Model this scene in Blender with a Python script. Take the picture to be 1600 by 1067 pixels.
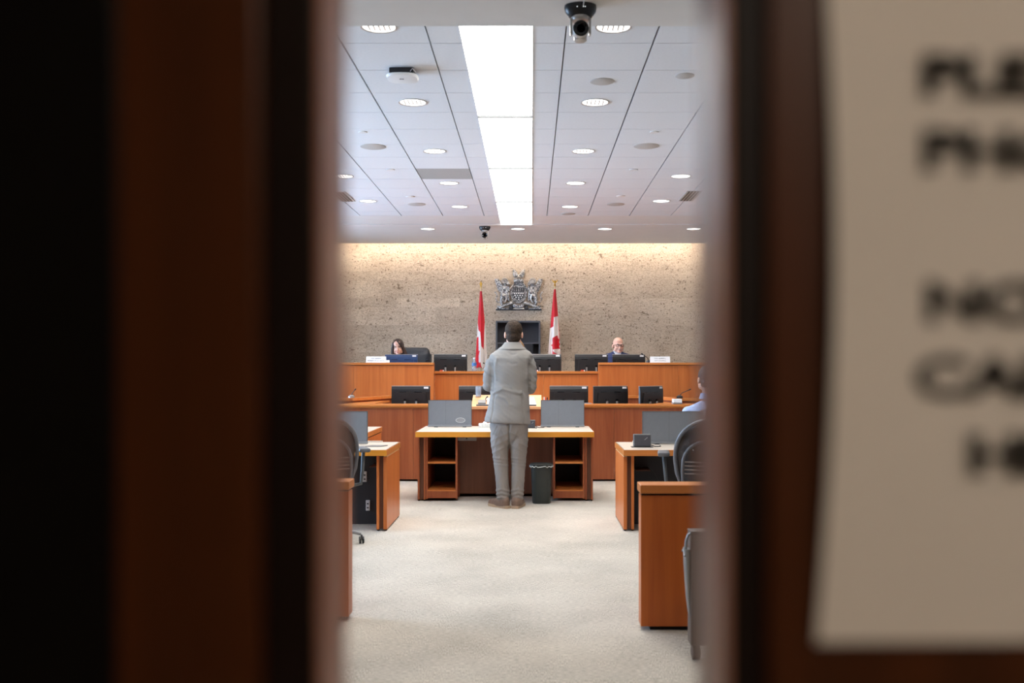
import bpy, bmesh, math, random
from mathutils import Vector, Matrix, noise
random.seed(7)
for o in list(bpy.data.objects): bpy.data.objects.remove(o)
SC = bpy.context.scene
COL = SC.collection
PI = math.pi

# ------------------------------------------------------------------ camera, world, exposure
CH = 1.37                    # lens height
F = 1556.0                   # focal length in pixels of the 1600 wide frame
cd = bpy.data.cameras.new('camera'); cam = bpy.data.objects.new('camera', cd); COL.objects.link(cam)
cam.location = (0, 0, CH); cam.rotation_euler = (PI/2, 0, 0)
cd.sensor_width = 36.0; cd.lens = 36.0*F/1600.0
cd.shift_x = -30.0/1600.0; cd.shift_y = 39.5/1600.0
cd.clip_start = 0.02; cd.clip_end = 200
cd.dof.use_dof = True; cd.dof.focus_distance = 10.4; cd.dof.aperture_fstop = 2.8
SC.camera = cam
W = bpy.data.worlds.new('world'); SC.world = W; W.use_nodes = True
W.node_tree.nodes['Background'].inputs[0].default_value = (0.60, 0.78, 1.0, 1)
W.node_tree.nodes['Background'].inputs[1].default_value = 14.0
SC.view_settings.view_transform = 'Standard'
try: SC.view_settings.look = 'None'
except Exception: pass
SC.view_settings.exposure = 1.0; SC.view_settings.gamma = 1.0
SC.view_settings.use_curve_mapping = False
STRIP_E, SPOT_W, COVE_E, HALL_W = 7.0, 27.0, 13.0, 21.0

def PX(px, D): return (px-830.0)*D/F
def PZ(py, D): return CH+(573.0-py)*D/F
def FD(py): return F*CH/(py-573.0)           # depth of a floor point

# ------------------------------------------------------------------ materials
def lin(c):
    return tuple(((v/255.0)/12.92 if v/255.0 <= .04045 else ((v/255.0+.055)/1.055)**2.4) for v in c)+(1.0,)
MATS = {}
def nt(name):
    m = bpy.data.materials.new(name); m.use_nodes = True
    MATS[name] = m
    return m, m.node_tree, m.node_tree.nodes['Principled BSDF']
def plain(name, c, rough=.5, metal=0., var=.06, scale=30., spec=.5, bump=0.):
    m, t, b = nt(name)
    tc = t.nodes.new('ShaderNodeTexCoord'); n = t.nodes.new('ShaderNodeTexNoise'); n.inputs['Scale'].default_value = scale
    n.inputs['Detail'].default_value = 4
    t.links.new(tc.outputs['Object'], n.inputs['Vector'])
    r = t.nodes.new('ShaderNodeValToRGB'); l = lin(c)
    r.color_ramp.elements[0].position = .3; r.color_ramp.elements[1].position = .7
    r.color_ramp.elements[0].color = tuple(x*(1-var) for x in l[:3])+(1,)
    r.color_ramp.elements[1].color = tuple(min(1, x*(1+var)) for x in l[:3])+(1,)
    t.links.new(n.outputs['Fac'], r.inputs[0]); t.links.new(r.outputs[0], b.inputs['Base Color'])
    b.inputs['Roughness'].default_value = rough; b.inputs['Metallic'].default_value = metal
    b.inputs['Specular IOR Level'].default_value = spec
    if bump:
        bp = t.nodes.new('ShaderNodeBump'); bp.inputs['Strength'].default_value = bump; bp.inputs['Distance'].default_value = .004
        t.links.new(n.outputs['Fac'], bp.inputs['Height']); t.links.new(bp.outputs[0], b.inputs['Normal'])
    return m
def wood(name, c1, c2, rough=.35, scale=(16, 16, .7), spec=.35):
    m, t, b = nt(name)
    tc = t.nodes.new('ShaderNodeTexCoord'); oi = t.nodes.new('ShaderNodeObjectInfo')
    mp = t.nodes.new('ShaderNodeMapping'); mp.inputs['Scale'].default_value = scale
    t.links.new(tc.outputs['Object'], mp.inputs['Vector'])
    ad = t.nodes.new('ShaderNodeVectorMath'); ad.operation = 'ADD'
    ml = t.nodes.new('ShaderNodeMath'); ml.operation = 'MULTIPLY'; ml.inputs[1].default_value = 40
    t.links.new(oi.outputs['Random'], ml.inputs[0])
    t.links.new(mp.outputs[0], ad.inputs[0]); t.links.new(ml.outputs[0], ad.inputs[1])
    n = t.nodes.new('ShaderNodeTexNoise'); n.inputs['Scale'].default_value = 1.0; n.inputs['Detail'].default_value = 6
    n.inputs['Roughness'].default_value = .62; n.inputs['Distortion'].default_value = .6
    t.links.new(ad.outputs[0], n.inputs['Vector'])
    r = t.nodes.new('ShaderNodeValToRGB')
    r.color_ramp.elements[0].position = .32; r.color_ramp.elements[1].position = .68
    r.color_ramp.elements[0].color = lin(c1); r.color_ramp.elements[1].color = lin(c2)
    t.links.new(n.outputs['Fac'], r.inputs[0]); t.links.new(r.outputs[0], b.inputs['Base Color'])
    b.inputs['Roughness'].default_value = rough; b.inputs['Specular IOR Level'].default_value = spec
    return m
def emis(name, c, s):
    m, t, b = nt(name)
    b.inputs['Base Color'].default_value = (.8, .8, .8, 1)
    b.inputs['Emission Color'].default_value = c+(1,) if len(c) == 3 else c
    b.inputs['Emission Strength'].default_value = s
    return m

wood('cherry', (182, 97, 45), (203, 117, 59))
wood('mahogany', (136, 68, 40), (164, 92, 56))
wood('cherry_flat', (188, 110, 52), (212, 134, 70), scale=(.7, 16, 16), rough=.3)
wood('golden_edge', (206, 134, 44), (222, 150, 56), scale=(.7, 20, 20), rough=.35)
wood('lectern_top', (208, 146, 98), (226, 168, 122), scale=(.7, 16, 16), rough=.4)
wood('walnut_dark', (94, 58, 42), (110, 70, 52))
wood('walnut_mid', (112, 70, 50), (128, 82, 60))
wood('partition_wood', (176, 88, 34), (198, 106, 46), scale=(12, 12, .5))
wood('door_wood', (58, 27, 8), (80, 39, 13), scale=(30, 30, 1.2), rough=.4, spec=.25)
wood('door_edge_lit', (156, 106, 88), (182, 130, 110), scale=(30, 30, 1.2), rough=.35, spec=.4)  # room light on the leaf edges is put into this paler colour
plain('door_dark', (22, 10, 6), .5, spec=.2)
plain('door_black', (5, 3, 3), .45, spec=.2)
plain('laminate', (214, 200, 184), .3, var=.04, scale=60)
plain('gypsum', (226, 222, 218), .85, var=.015, scale=6)
plain('tile_white', (226, 226, 228), .9, var=.02, scale=50)
plain('tile_vent', (168, 166, 162), .8, var=.06, scale=120)
plain('plenum', (140, 132, 124), .9)
plain('wall_paint', (205, 200, 192), .8, var=.02, scale=5)
plain('hall_paint', (150, 136, 118), .85, var=.03)
plain('speaker_grey', (186, 180, 174), .7, var=.1, scale=400)
plain('chrome', (190, 190, 192), .2, 1.0)
plain('silver', (188, 184, 180), .35, .6)
plain('black_plastic', (32, 31, 32), .36, var=.08)
plain('black_gloss', (12, 12, 14), .12)
plain('blue_lit_shell', (44, 66, 104), .35)  # blue light on the monitor, put into its shell colour
plain('grey_panel', (112, 116, 121), .5, var=.03)
plain('grey_dark', (74, 76, 76), .55)
plain('grey_mid', (128, 124, 120), .5)
plain('bar_grey', (136, 138, 140), .4, .3)
plain('white_plastic', (235, 235, 235), .5, var=.02)
plain('paper', (238, 232, 226), .9, var=.015, scale=8)
plain('ink', (28, 24, 22), .8)
plain('grey_ink', (120, 118, 120), .8)
plain('red_label', (206, 74, 50), .6)
plain('bin_green', (40, 46, 44), .45)
plain('bin_grey', (98, 84, 76), .6)
plain('liner', (196, 200, 196), .3)
plain('leather', (34, 38, 46), .38, var=.12, scale=80, bump=.25)
plain('mesh_black', (46, 40, 38), .6)
plain('lumbar', (96, 84, 78), .5)
plain('chair_grey', (98, 100, 104), .4, .2)
plain('shelf_grey', (86, 88, 94), .5)
plain('shelf_inside', (66, 66, 72), .6)
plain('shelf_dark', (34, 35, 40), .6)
plain('suit', (130, 126, 121), .8, var=.05, scale=260, bump=.12)
plain('trousers', (130, 125, 120), .8, var=.05, scale=260, bump=.12)
plain('navy', (44, 54, 96), .75, var=.1, scale=200)
plain('black_cloth', (30, 30, 38), .8)
plain('blue_shirt', (160, 176, 212), .8)
plain('white_shirt', (228, 228, 232), .8)
plain('skin', (226, 174, 150), .5, var=.05, scale=20)
plain('skin_rosy', (232, 180, 158), .45, var=.06, scale=20)
plain('lips', (176, 96, 88), .5)
plain('hair_brown', (58, 40, 32), .5, var=.3, scale=60)
plain('hair_salt', (50, 38, 28), .75, var=.45, scale=70, spec=.2)
plain('hair_blond', (150, 112, 68), .5, var=.3, scale=60)
plain('hair_dark', (44, 38, 36), .5, var=.3, scale=60)
plain('moustache', (214, 200, 190), .7)
plain('shoe_brown', (120, 98, 84), .55, var=.1)
plain('sole', (176, 154, 128), .6)
plain('eye_white', (236, 232, 228), .3)
plain('iris', (50, 36, 28), .3)
plain('flag_red', (206, 24, 42), .65, var=.04)
plain('flag_white', (230, 222, 218), .7, var=.03)
plain('gold', (196, 152, 70), .3, .8)
plain('pole_white', (220, 196, 150), .4)
plain('pewter_dark', (62, 62, 66), .5, .5)
plain('water_label', (60, 110, 170), .4)
plain('outlet', (206, 206, 206), .5)
plain('carton', (206, 206, 200), .7, var=.2, scale=90)
emis('strip_light', (1.0, .985, .96), STRIP_E)
emis('lamp_disc', (1.0, .97, .93), 1.3)
emis('cove_light', (1.0, .88, .74), COVE_E)
emis('hall_lamp', (1.0, .82, .62), 6.0)
emis('led', (.9, .95, 1.0), .4)

def carpet():
    m, t, b = nt('carpet')
    tc = t.nodes.new('ShaderNodeTexCoord')
    def nz(sc, det=2):
        mp = t.nodes.new('ShaderNodeMapping'); mp.inputs['Scale'].default_value = sc
        t.links.new(tc.outputs['Object'], mp.inputs['Vector'])
        n = t.nodes.new('ShaderNodeTexNoise'); n.inputs['Scale'].default_value = 1; n.inputs['Detail'].default_value = det
        t.links.new(mp.outputs[0], n.inputs['Vector']); return n
    a = nz((36, 300, 1), 2); c = nz((300, 36, 1), 2); d = nz((1.6, 1.6, 1), 3); e = nz((5.5, 5.5, 1), 1)
    mix = t.nodes.new('ShaderNodeMix'); mix.data_type = 'FLOAT'
    r0 = t.nodes.new('ShaderNodeValToRGB'); r0.color_ramp.elements[0].position = .45; r0.color_ramp.elements[1].position = .55
    t.links.new(e.outputs['Fac'], r0.inputs[0]); t.links.new(r0.outputs[0], mix.inputs[0])
    t.links.new(a.outputs['Fac'], mix.inputs[2]); t.links.new(c.outputs['Fac'], mix.inputs[3])
    m2 = t.nodes.new('ShaderNodeMath'); m2.operation = 'MULTIPLY_ADD'; m2.inputs[1].default_value = .35
    t.links.new(d.outputs['Fac'], m2.inputs[0]); t.links.new(mix.outputs[0], m2.inputs[2])
    r = t.nodes.new('ShaderNodeValToRGB')
    r.color_ramp.elements[0].position = .48; r.color_ramp.elements[1].position = .86
    r.color_ramp.elements[0].color = lin((150, 144, 134)); r.color_ramp.elements[1].color = lin((210, 203, 191))
    t.links.new(m2.outputs[0], r.inputs[0]); t.links.new(r.outputs[0], b.inputs['Base Color'])
    b.inputs['Roughness'].default_value = .95; b.inputs['Specular IOR Level'].default_value = .1
    bp = t.nodes.new('ShaderNodeBump'); bp.inputs['Strength'].default_value = .5; bp.inputs['Distance'].default_value = .004
    t.links.new(mix.outputs[0], bp.inputs['Height']); t.links.new(bp.outputs[0], b.inputs['Normal'])
carpet()

def stone():
    m, t, b = nt('stone')
    ge = t.nodes.new('ShaderNodeNewGeometry'); oi = t.nodes.new('ShaderNodeObjectInfo')
    ml = t.nodes.new('ShaderNodeMath'); ml.operation = 'MULTIPLY'; ml.inputs[1].default_value = 3
    t.links.new(oi.outputs['Random'], ml.inputs[0])
    ad = t.nodes.new('ShaderNodeVectorMath'); ad.operation = 'ADD'
    t.links.new(ge.outputs['Position'], ad.inputs[0]); t.links.new(ml.outputs[0], ad.inputs[1])
    def nz(sc, det=3, rough=.5, dist=0.):
        mp = t.nodes.new('ShaderNodeMapping'); mp.inputs['Scale'].default_value = sc
        t.links.new(ad.outputs[0], mp.inputs['Vector'])
        n = t.nodes.new('ShaderNodeTexNoise'); n.inputs['Scale'].default_value = 1; n.inputs['Detail'].default_value = det
        n.inputs['Roughness'].default_value = rough; n.inputs['Distortion'].default_value = dist
        t.links.new(mp.outputs[0], n.inputs['Vector']); return n
    def ramp(src, p0, c0, p1, c1):
        r = t.nodes.new('ShaderNodeValToRGB'); r.color_ramp.elements[0].position = p0; r.color_ramp.elements[1].position = p1
        r.color_ramp.elements[0].color = c0; r.color_ramp.elements[1].color = c1
        t.links.new(src, r.inputs[0]); return r
    def mixc(mode, f, a, bb):
        x = t.nodes.new('ShaderNodeMix'); x.data_type = 'RGBA'; x.blend_type = mode; x.inputs[0].default_value = f
        t.links.new(a, x.inputs[6]); t.links.new(bb, x.inputs[7]); return x
    base = ramp(nz((1.2, 1, 1.8), 3).outputs['Fac'], .3, lin((212, 194, 174)), .7, lin((230, 214, 194)))
    tint = ramp(oi.outputs['Random'], 0., (.84, .815, .79, 1), 1., (1.0, .985, .965, 1))
    bm_ = mixc('MULTIPLY', 1., base.outputs[0], tint.outputs[0])
    pits = ramp(nz((34, 30, 46), 4, .75, .2).outputs['Fac'], .38, (.42, .36, .31, 1), .46, (1, 1, 1, 1))
    x1 = mixc('MULTIPLY', .45, bm_.outputs[2], pits.outputs[0])
    vo = t.nodes.new('ShaderNodeTexVoronoi'); vo.inputs['Scale'].default_value = 21.; vo.inputs['Randomness'].default_value = 1.
    t.links.new(ad.outputs[0], vo.inputs['Vector'])
    sep = t.nodes.new('ShaderNodeSeparateColor'); t.links.new(vo.outputs['Color'], sep.inputs[0])
    dv = t.nodes.new('ShaderNodeMath'); dv.operation = 'DIVIDE'; t.links.new(vo.outputs['Distance'], dv.inputs[0]); t.links.new(sep.outputs[0], dv.inputs[1])
    dots = ramp(dv.outputs[0], .20, (.34, .28, .24, 1), .34, (1, 1, 1, 1))
    x2 = mixc('MULTIPLY', .85, x1.outputs[2], dots.outputs[0])
    big = ramp(nz((9, 9, 13), 3, .6, .6).outputs['Fac'], .32, (.32, .26, .22, 1), .36, (1, 1, 1, 1))
    x3 = mixc('MULTIPLY', .8, x2.outputs[2], big.outputs[0])
    vein = nz((2.2, 2, 6.5), 5, .65, 1.6)
    vr = t.nodes.new('ShaderNodeValToRGB')
    e = vr.color_ramp.elements; e[0].position = .485; e[0].color = (1, 1, 1, 1); e[1].position = .515; e[1].color = (1, 1, 1, 1)
    k = e.new(.5); k.color = (.52, .46, .40, 1)
    t.links.new(vein.outputs['Fac'], vr.inputs[0])
    x4 = mixc('MULTIPLY', .8, x3.outputs[2], vr.outputs[0])
    fine = ramp(nz((75, 60, 90), 3, .6).outputs['Fac'], .36, (.66, .63, .60, 1), .58, (1.0, 1.0, 1.0, 1))
    x5 = mixc('MULTIPLY', .8, x4.outputs[2], fine.outputs[0])
    t.links.new(x5.outputs[2], b.inputs['Base Color']); b.inputs['Roughness'].default_value = .8
    bp = t.nodes.new('ShaderNodeBump'); bp.inputs['Strength'].default_value = .5; bp.inputs['Distance'].default_value = .01
    t.links.new(pits.outputs[0], bp.inputs['Height']); t.links.new(bp.outputs[0], b.inputs['Normal'])
stone()

def pewter():  # bright highlights and dark recesses of the relief are mottled into the colour
    m, t, b = nt('pewter')
    ao = t.nodes.new('ShaderNodeTexCoord'); n = t.nodes.new('ShaderNodeTexNoise'); n.inputs['Scale'].default_value = 48
    t.links.new(ao.outputs['Object'], n.inputs['Vector'])
    r = t.nodes.new('ShaderNodeValToRGB'); r.color_ramp.elements[0].color = lin((46, 46, 50)); r.color_ramp.elements[1].color = lin((214, 212, 212))
    r.color_ramp.elements[0].position = .35; r.color_ramp.elements[1].position = .62
    t.links.new(n.outputs['Fac'], r.inputs[0]); t.links.new(r.outputs[0], b.inputs['Base Color'])
    b.inputs['Metallic'].default_value = .25; b.inputs['Roughness'].default_value = .32
    bp = t.nodes.new('ShaderNodeBump'); bp.inputs['Strength'].default_value = .8; bp.inputs['Distance'].default_value = .01
    t.links.new(n.outputs['Fac'], bp.inputs['Height']); t.links.new(bp.outputs[0], b.inputs['Normal'])
pewter()
def glass(name, tint=(.9, .95, 1., 1)):
    m = bpy.data.materials.new(name); m.use_nodes = True; t = m.node_tree; t.nodes.clear(); MATS[name] = m
    o = t.nodes.new('ShaderNodeOutputMaterial'); a = t.nodes.new('ShaderNodeBsdfTransparent'); g = t.nodes.new('ShaderNodeBsdfGlossy')
    a.inputs[0].default_value = tint; g.inputs['Roughness'].default_value = .05
    x = t.nodes.new('ShaderNodeMixShader'); fr = t.nodes.new('ShaderNodeLayerWeight'); fr.inputs[0].default_value = .35
    t.links.new(fr.outputs['Fresnel'], x.inputs[0]); t.links.new(a.outputs[0], x.inputs[1]); t.links.new(g.outputs[0], x.inputs[2])
    t.links.new(x.outputs[0], o.inputs[0])
def clear_ware(name):
    glass(name); t = MATS[name].node_tree; mx_ = [n for n in t.nodes if n.type == 'MIX_SHADER'][0]; out = [n for n in t.nodes if n.type == 'OUTPUT_MATERIAL'][0]
    d = t.nodes.new('ShaderNodeBsdfDiffuse'); d.inputs[0].default_value = (.9, .93, .96, 1); x = t.nodes.new('ShaderNodeMixShader'); x.inputs[0].default_value = .16
    t.links.new(mx_.outputs[0], x.inputs[1]); t.links.new(d.outputs[0], x.inputs[2]); t.links.new(x.outputs[0], out.inputs[0])
clear_ware('clear_ware')
glass('glass'); glass('bottle_clear', (.82, .88, .95, 1))

# ------------------------------------------------------------------ mesh helpers
def B(): return bmesh.new()
def box(bm, x0, x1, y0, y1, z0, z1, bev=0., M=None):
    if x1 < x0: x0, x1 = x1, x0
    if y1 < y0: y0, y1 = y1, y0
    if z1 < z0: z0, z1 = z1, z0
    vs = [bm.verts.new((x, y, z)) for z in (z0, z1) for y in (y0, y1) for x in (x0, x1)]
    fs = [bm.faces.new([vs[i] for i in q]) for q in ((0, 2, 3, 1), (4, 5, 7, 6), (0, 1, 5, 4), (2, 6, 7, 3), (0, 4, 6, 2), (1, 3, 7, 5))]
    if M is not None:
        for v in vs: v.co = M @ v.co
    if bev:
        es = list({e for f in fs for e in f.edges})
        bmesh.ops.bevel(bm, geom=es, offset=bev, segments=2, affect='EDGES', profile=.5)
    return bm
def prism(bm, pts, z0, z1, axis='z'):
    """outline pts (a,b) extruded from z0 to z1; axis z: (x,y); axis y: (x,z); axis x: (y,z)"""
    f = {'z': lambda a, b, c: (a, b, c), 'y': lambda a, b, c: (a, c, b), 'x': lambda a, b, c: (c, a, b)}[axis]
    lo = [bm.verts.new(f(a, b, z0)) for a, b in pts]; hi = [bm.verts.new(f(a, b, z1)) for a, b in pts]
    n = len(pts)
    fl = bm.faces.new(lo[::-1]); fh = bm.faces.new(hi)
    fs = [fl, fh]+[bm.faces.new((lo[i], lo[(i+1) % n], hi[(i+1) % n], hi[i])) for i in range(n)]
    bmesh.ops.recalc_face_normals(bm, faces=fs)
    return bm
def relief(bm, pts, y, t, inset=.25):
    """a cushion-like raised shape on a wall facing -Y: outline pts (x,z), back at y, front at y-t, front face shrunk"""
    cx = sum(p[0] for p in pts)/len(pts); cz = sum(p[1] for p in pts)/len(pts)
    a = [bm.verts.new((p[0], y, p[1])) for p in pts]
    b = [bm.verts.new((p[0], y-t*.6, p[1])) for p in pts]
    c = [bm.verts.new((cx+(p[0]-cx)*(1-inset), y-t, cz+(p[1]-cz)*(1-inset))) for p in pts]
    n = len(pts); fs = [bm.faces.new(a), bm.faces.new(c)]
    for i in range(n):
        j = (i+1) % n
        fs.append(bm.faces.new((a[i], a[j], b[j], b[i]))); fs.append(bm.faces.new((b[i], b[j], c[j], c[i])))
    bmesh.ops.recalc_face_normals(bm, faces=fs)
def frame_mats(p, q):
    d = (Vector(q)-Vector(p)).normalized()
    u = d.cross(Vector((0, 0, 1)) if abs(d.z) < .95 else Vector((1, 0, 0))).normalized()
    return u, d.cross(u)
def tube(bm, pts, r, n=8, closed=False):
    """r a number or a list"""
    pts = [Vector(p) for p in pts]; rs = r if isinstance(r, (list, tuple)) else [r]*len(pts)
    rings = []; u = None
    for i, p in enumerate(pts):
        a = pts[i-1] if (i > 0 or closed) else p; b = pts[(i+1) % len(pts)] if (i < len(pts)-1 or closed) else p
        d = (b-a).normalized()
        if u is None:
            u = d.cross(Vector((0, 0, 1)) if abs(d.z) < .9 else Vector((1, 0, 0))).normalized()
        else:
            u = (u-d*u.dot(d)).normalized()
        w = d.cross(u)
        rings.append([bm.verts.new(p+(u*math.cos(2*PI*k/n)+w*math.sin(2*PI*k/n))*rs[i]) for k in range(n)])
    fs = []
    m = len(rings)
    for i in range(m if closed else m-1):
        A, Bq = rings[i], rings[(i+1) % m]
        for k in range(n): fs.append(bm.faces.new((A[k], A[(k+1) % n], Bq[(k+1) % n], Bq[k])))
    if not closed: fs.append(bm.faces.new(rings[0][::-1])); fs.append(bm.faces.new(rings[-1]))
    bmesh.ops.recalc_face_normals(bm, faces=fs)
    return bm
def lathe(bm, prof, c=(0, 0, 0), n=24, axis='z', sx=1., sy=1.):
    """prof (r,h) from start to end, both ends capped"""
    rings = []
    for r, h in prof:
        ring = []
        for k in range(n):
            a = 2*PI*k/n; x, y = r*sx*math.cos(a), r*sy*math.sin(a)
            v = {'z': (x, y, h), 'y': (x, h, y), 'x': (h, x, y)}[axis]
            ring.append(bm.verts.new((c[0]+v[0], c[1]+v[1], c[2]+v[2])))
        rings.append(ring)
    fs = [bm.faces.new((A[k], A[(k+1) % n], Bq[(k+1) % n], Bq[k])) for A, Bq in zip(rings, rings[1:]) for k in range(n)]
    fs.append(bm.faces.new(rings[0][::-1])); fs.append(bm.faces.new(rings[-1]))
    bmesh.ops.recalc_face_normals(bm, faces=fs)
    return bm
def ell(bm, c, r, M=None, u=16, v=10):
    r = (r, r, r) if not isinstance(r, (tuple, list)) else r
    T = Matrix.Translation(Vector(c)) @ Matrix.Diagonal((r[0], r[1], r[2], 1))
    if M is not None: T = M @ T
    bmesh.ops.create_uvsphere(bm, u_segments=u, v_segments=v, radius=1, matrix=T)
def capsule(bm, p, r0, q, r1, n=12):
    p, q = Vector(p), Vector(q)
    tube(bm, [p, q], [r0, r1], n); ell(bm, p, r0*1.0, u=n, v=8); ell(bm, q, r1*1.0, u=n, v=8)
def chain(bm, pts, rs):
    for i in range(len(pts)-1): capsule(bm, pts[i], rs[i], pts[i+1], rs[i+1])
def loft(bm, rings, n=28, power=2.0):
    """rings (z, cx, cy, a, b) of super-ellipses stacked upwards, capped"""
    R = []
    for z, cx, cy, a, b in rings:
        ring = []
        for k in range(n):
            t = 2*PI*k/n; c, s = math.cos(t), math.sin(t)
            ring.append(bm.verts.new((cx+a*math.copysign(abs(c)**(2/power), c), cy+b*math.copysign(abs(s)**(2/power), s), z)))
        R.append(ring)
    fs = [bm.faces.new((A[k], A[(k+1) % n], Bq[(k+1) % n], Bq[k])) for A, Bq in zip(R, R[1:]) for k in range(n)]
    fs.append(bm.faces.new(R[0][::-1])); fs.append(bm.faces.new(R[-1]))
    bmesh.ops.recalc_face_normals(bm, faces=fs)

def origin_of(o):
    v = Vector((0, 0, 0))
    while o is not None: v += o.location; o = o.parent
    return v
def obj(name, bm, mat, parent=None, smooth=False, loc=None, sharp=40):
    """link bm as ONE mesh object; its coordinates are world coordinates, moved to the parent's origin or to loc"""
    off = origin_of(parent) if parent else Vector((0, 0, 0))
    if loc is not None: off = Vector(loc)
    if off.length: bmesh.ops.translate(bm, verts=bm.verts, vec=-off)
    me = bpy.data.meshes.new(name); bm.to_mesh(me); bm.free()
    for m in (mat if isinstance(mat, (list, tuple)) else [mat]): me.materials.append(MATS[m])
    if smooth:
        me.polygons.foreach_set('use_smooth', [True]*len(me.polygons))
        try: me.set_sharp_from_angle(angle=math.radians(sharp))
        except Exception: pass
    o = bpy.data.objects.new(name, me); COL.objects.link(o)
    if parent: o.parent = parent; o.location = off-origin_of(parent) if loc is not None else (0, 0, 0)
    elif loc is not None: o.location = loc
    return o
def tag(o, label, cat, group=None, kind=None):
    o['label'] = label
    if cat: o['category'] = cat
    if group: o['group'] = group
    if kind: o['kind'] = kind
    return o
def thing(name, label, cat, loc=(0, 0, 0), group=None, rz=0.):
    o = bpy.data.objects.new(name, None); COL.objects.link(o); o.location = loc; o.rotation_euler = (0, 0, rz)
    o.empty_display_size = .1
    return tag(o, label, cat, group)
def struct(name, bm, mat, label=None):
    o = obj(name, bm, mat); o['kind'] = 'structure'
    if label: o['label'] = label
    return o
def dup(root, loc, rz=None, label=None, group=None):
    r = root.copy(); COL.objects.link(r); r.location = loc
    if rz is not None: r.rotation_euler = (0, 0, rz)
    if label: r['label'] = label
    if group: r['group'] = group
    for ch in list(root.children):
        c = ch.copy(); COL.objects.link(c); c.parent = r
        for g in ch.children:
            d = g.copy(); COL.objects.link(d); d.parent = c
    return r
def text_mesh(s, size, bold=0., align='CENTER'):
    cu = bpy.data.curves.new('t', 'FONT'); cu.body = s; cu.size = size; cu.align_x = align; cu.offset = bold; cu.extrude = .0002
    cu.resolution_u = 3
    to = bpy.data.objects.new('t', cu); COL.objects.link(to)
    me = bpy.data.meshes.new_from_object(to.evaluated_get(bpy.context.evaluated_depsgraph_get()))
    bm = B(); bm.from_mesh(me)
    bpy.data.objects.remove(to); bpy.data.curves.remove(cu); bpy.data.meshes.remove(me)
    return bm
def remesh(bm, voxel, smooth_it=3, fn=None):
    """fuse all shapes of bm into one continuous skin"""
    me = bpy.data.meshes.new('tmp'); bm.to_mesh(me); bm.free()
    o = bpy.data.objects.new('tmp', me); COL.objects.link(o)
    md = o.modifiers.new('r', 'REMESH'); md.mode = 'VOXEL'; md.voxel_size = voxel; md.use_smooth_shade = True
    if smooth_it:
        sm = o.modifiers.new('s', 'SMOOTH'); sm.factor = .5; sm.iterations = smooth_it
    dg = bpy.context.evaluated_depsgraph_get(); dg.update()
    m2 = bpy.data.meshes.new_from_object(o.evaluated_get(dg))
    bpy.data.objects.remove(o); bpy.data.meshes.remove(me)
    out = B(); out.from_mesh(m2); bpy.data.meshes.remove(m2)
    if fn:
        out.normal_update()
        for v, d in [(v, fn(v.co, v.normal)) for v in out.verts]: v.co = v.co+v.normal*d
    return out
# ================================================================== THE ROOM
XC = -.215                                   # the room's middle line
XL, XR = XC-5.6, XC+5.6
ZC = CH+2.09                                 # tile ceiling
YD = .42                                     # near face of the door leaves
YB = 17.2                                    # face of the stone wall
S0 = F/YD                                    # pixels per metre at the doors

struct('floor', box(B(), XL-.2, XR+.2, -3.2, 17.6, -.06, 0), 'carpet')

# ---- back wall of stone slabs
wb = struct('wall_back', box(B(), XL-.2, XR+.2, YB+.03, YB+.2, 0, 3.95), 'wall_paint')
SB = F/YB
rows = [];  z = PZ(593, YB)
hs = [28, 14]; py = 592.; k = 0
edges = [py]
while PZ(edges[-1], YB) < 3.8:
    edges.append(edges[-1]-hs[k % 2]*1.0); k += 1
edges = [900.]+edges
for i in range(len(edges)-1):
    z0, z1 = PZ(edges[i], YB), PZ(edges[i+1], YB)
    z0 = max(z0, 0)
    x = XL+random.uniform(-1.0, -.1)
    while x < XR:
        w = random.choice((1.1, 1.45, 1.45, 1.8)); a, b = max(x, XL), min(x+w, XR)
        if b-a > .05:
            d = random.uniform(0, .004)
            obj('stone_slab', box(B(), a+.0005, b-.0005, YB-d, YB+.03, z0+.0005, z1-.0005), 'stone', wb)
        x += w

# ---- ceiling: plenum, tiles, borders, soffits
ce = struct('ceiling', box(B(), XL-.2, XR+.2, 5.41, 16.5, ZC+.035, ZC+.12), 'plenum')
SX0, SX1 = -.447, .012                       # luminous strip
TW, TD = .572, .582
Y0T, Y1T = 5.44, 13.78
lx = [SX0-.203-TW*i for i in range(0, 6)]; rx = [SX1+.203+TW*i for i in range(0, 6)]
cols = [(lx[i+1], lx[i]) for i in range(5)]+[(lx[0], SX0)]+[(SX1, rx[0])]+[(rx[i], rx[i+1]) for i in range(5)]
YR0 = F*2.09/505.4                           # one cross joint seen in the photograph
ys = [YR0+TD*k for k in range(-2, 13)]
ys = [Y0T]+[y for y in ys if Y0T+.05 < y < Y1T-.1]+[Y1T]
for ci, (a, b) in enumerate(cols):
    g0 = .006 if ci not in (5, 6) else .003
    for k in range(len(ys)-1):
        vent = (ci == 0 and abs((ys[k]+ys[k+1])/2-10.75) < .3)
        obj('vent_tile' if vent else 'ceiling_tile', box(B(), a+g0, b-g0, ys[k]+.003, ys[k+1]-.003, ZC, ZC+.02), 'tile_vent' if vent else 'tile_white', ce)
for a, b in ((XL-.2, lx[-1]), (rx[-1], XR+.2)):
    obj('ceiling_border', box(B(), a, b, 5.41, 14.6, ZC, ZC+.03), 'gypsum', ce)
for a, b in ((lx[-1], SX0), (SX1, rx[-1])):
    obj('ceiling_border', box(B(), a, b, Y1T+.004, 14.6, ZC, ZC+.03), 'gypsum', ce)
YS0, YS1 = 14.58, F*2.08/(573-380)
obj('rear_soffit', box(B(), XL-.2, XR+.2, YS0, YS1, ZC-.012, ZC+.05), 'gypsum', ce)
cv = B()
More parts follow.
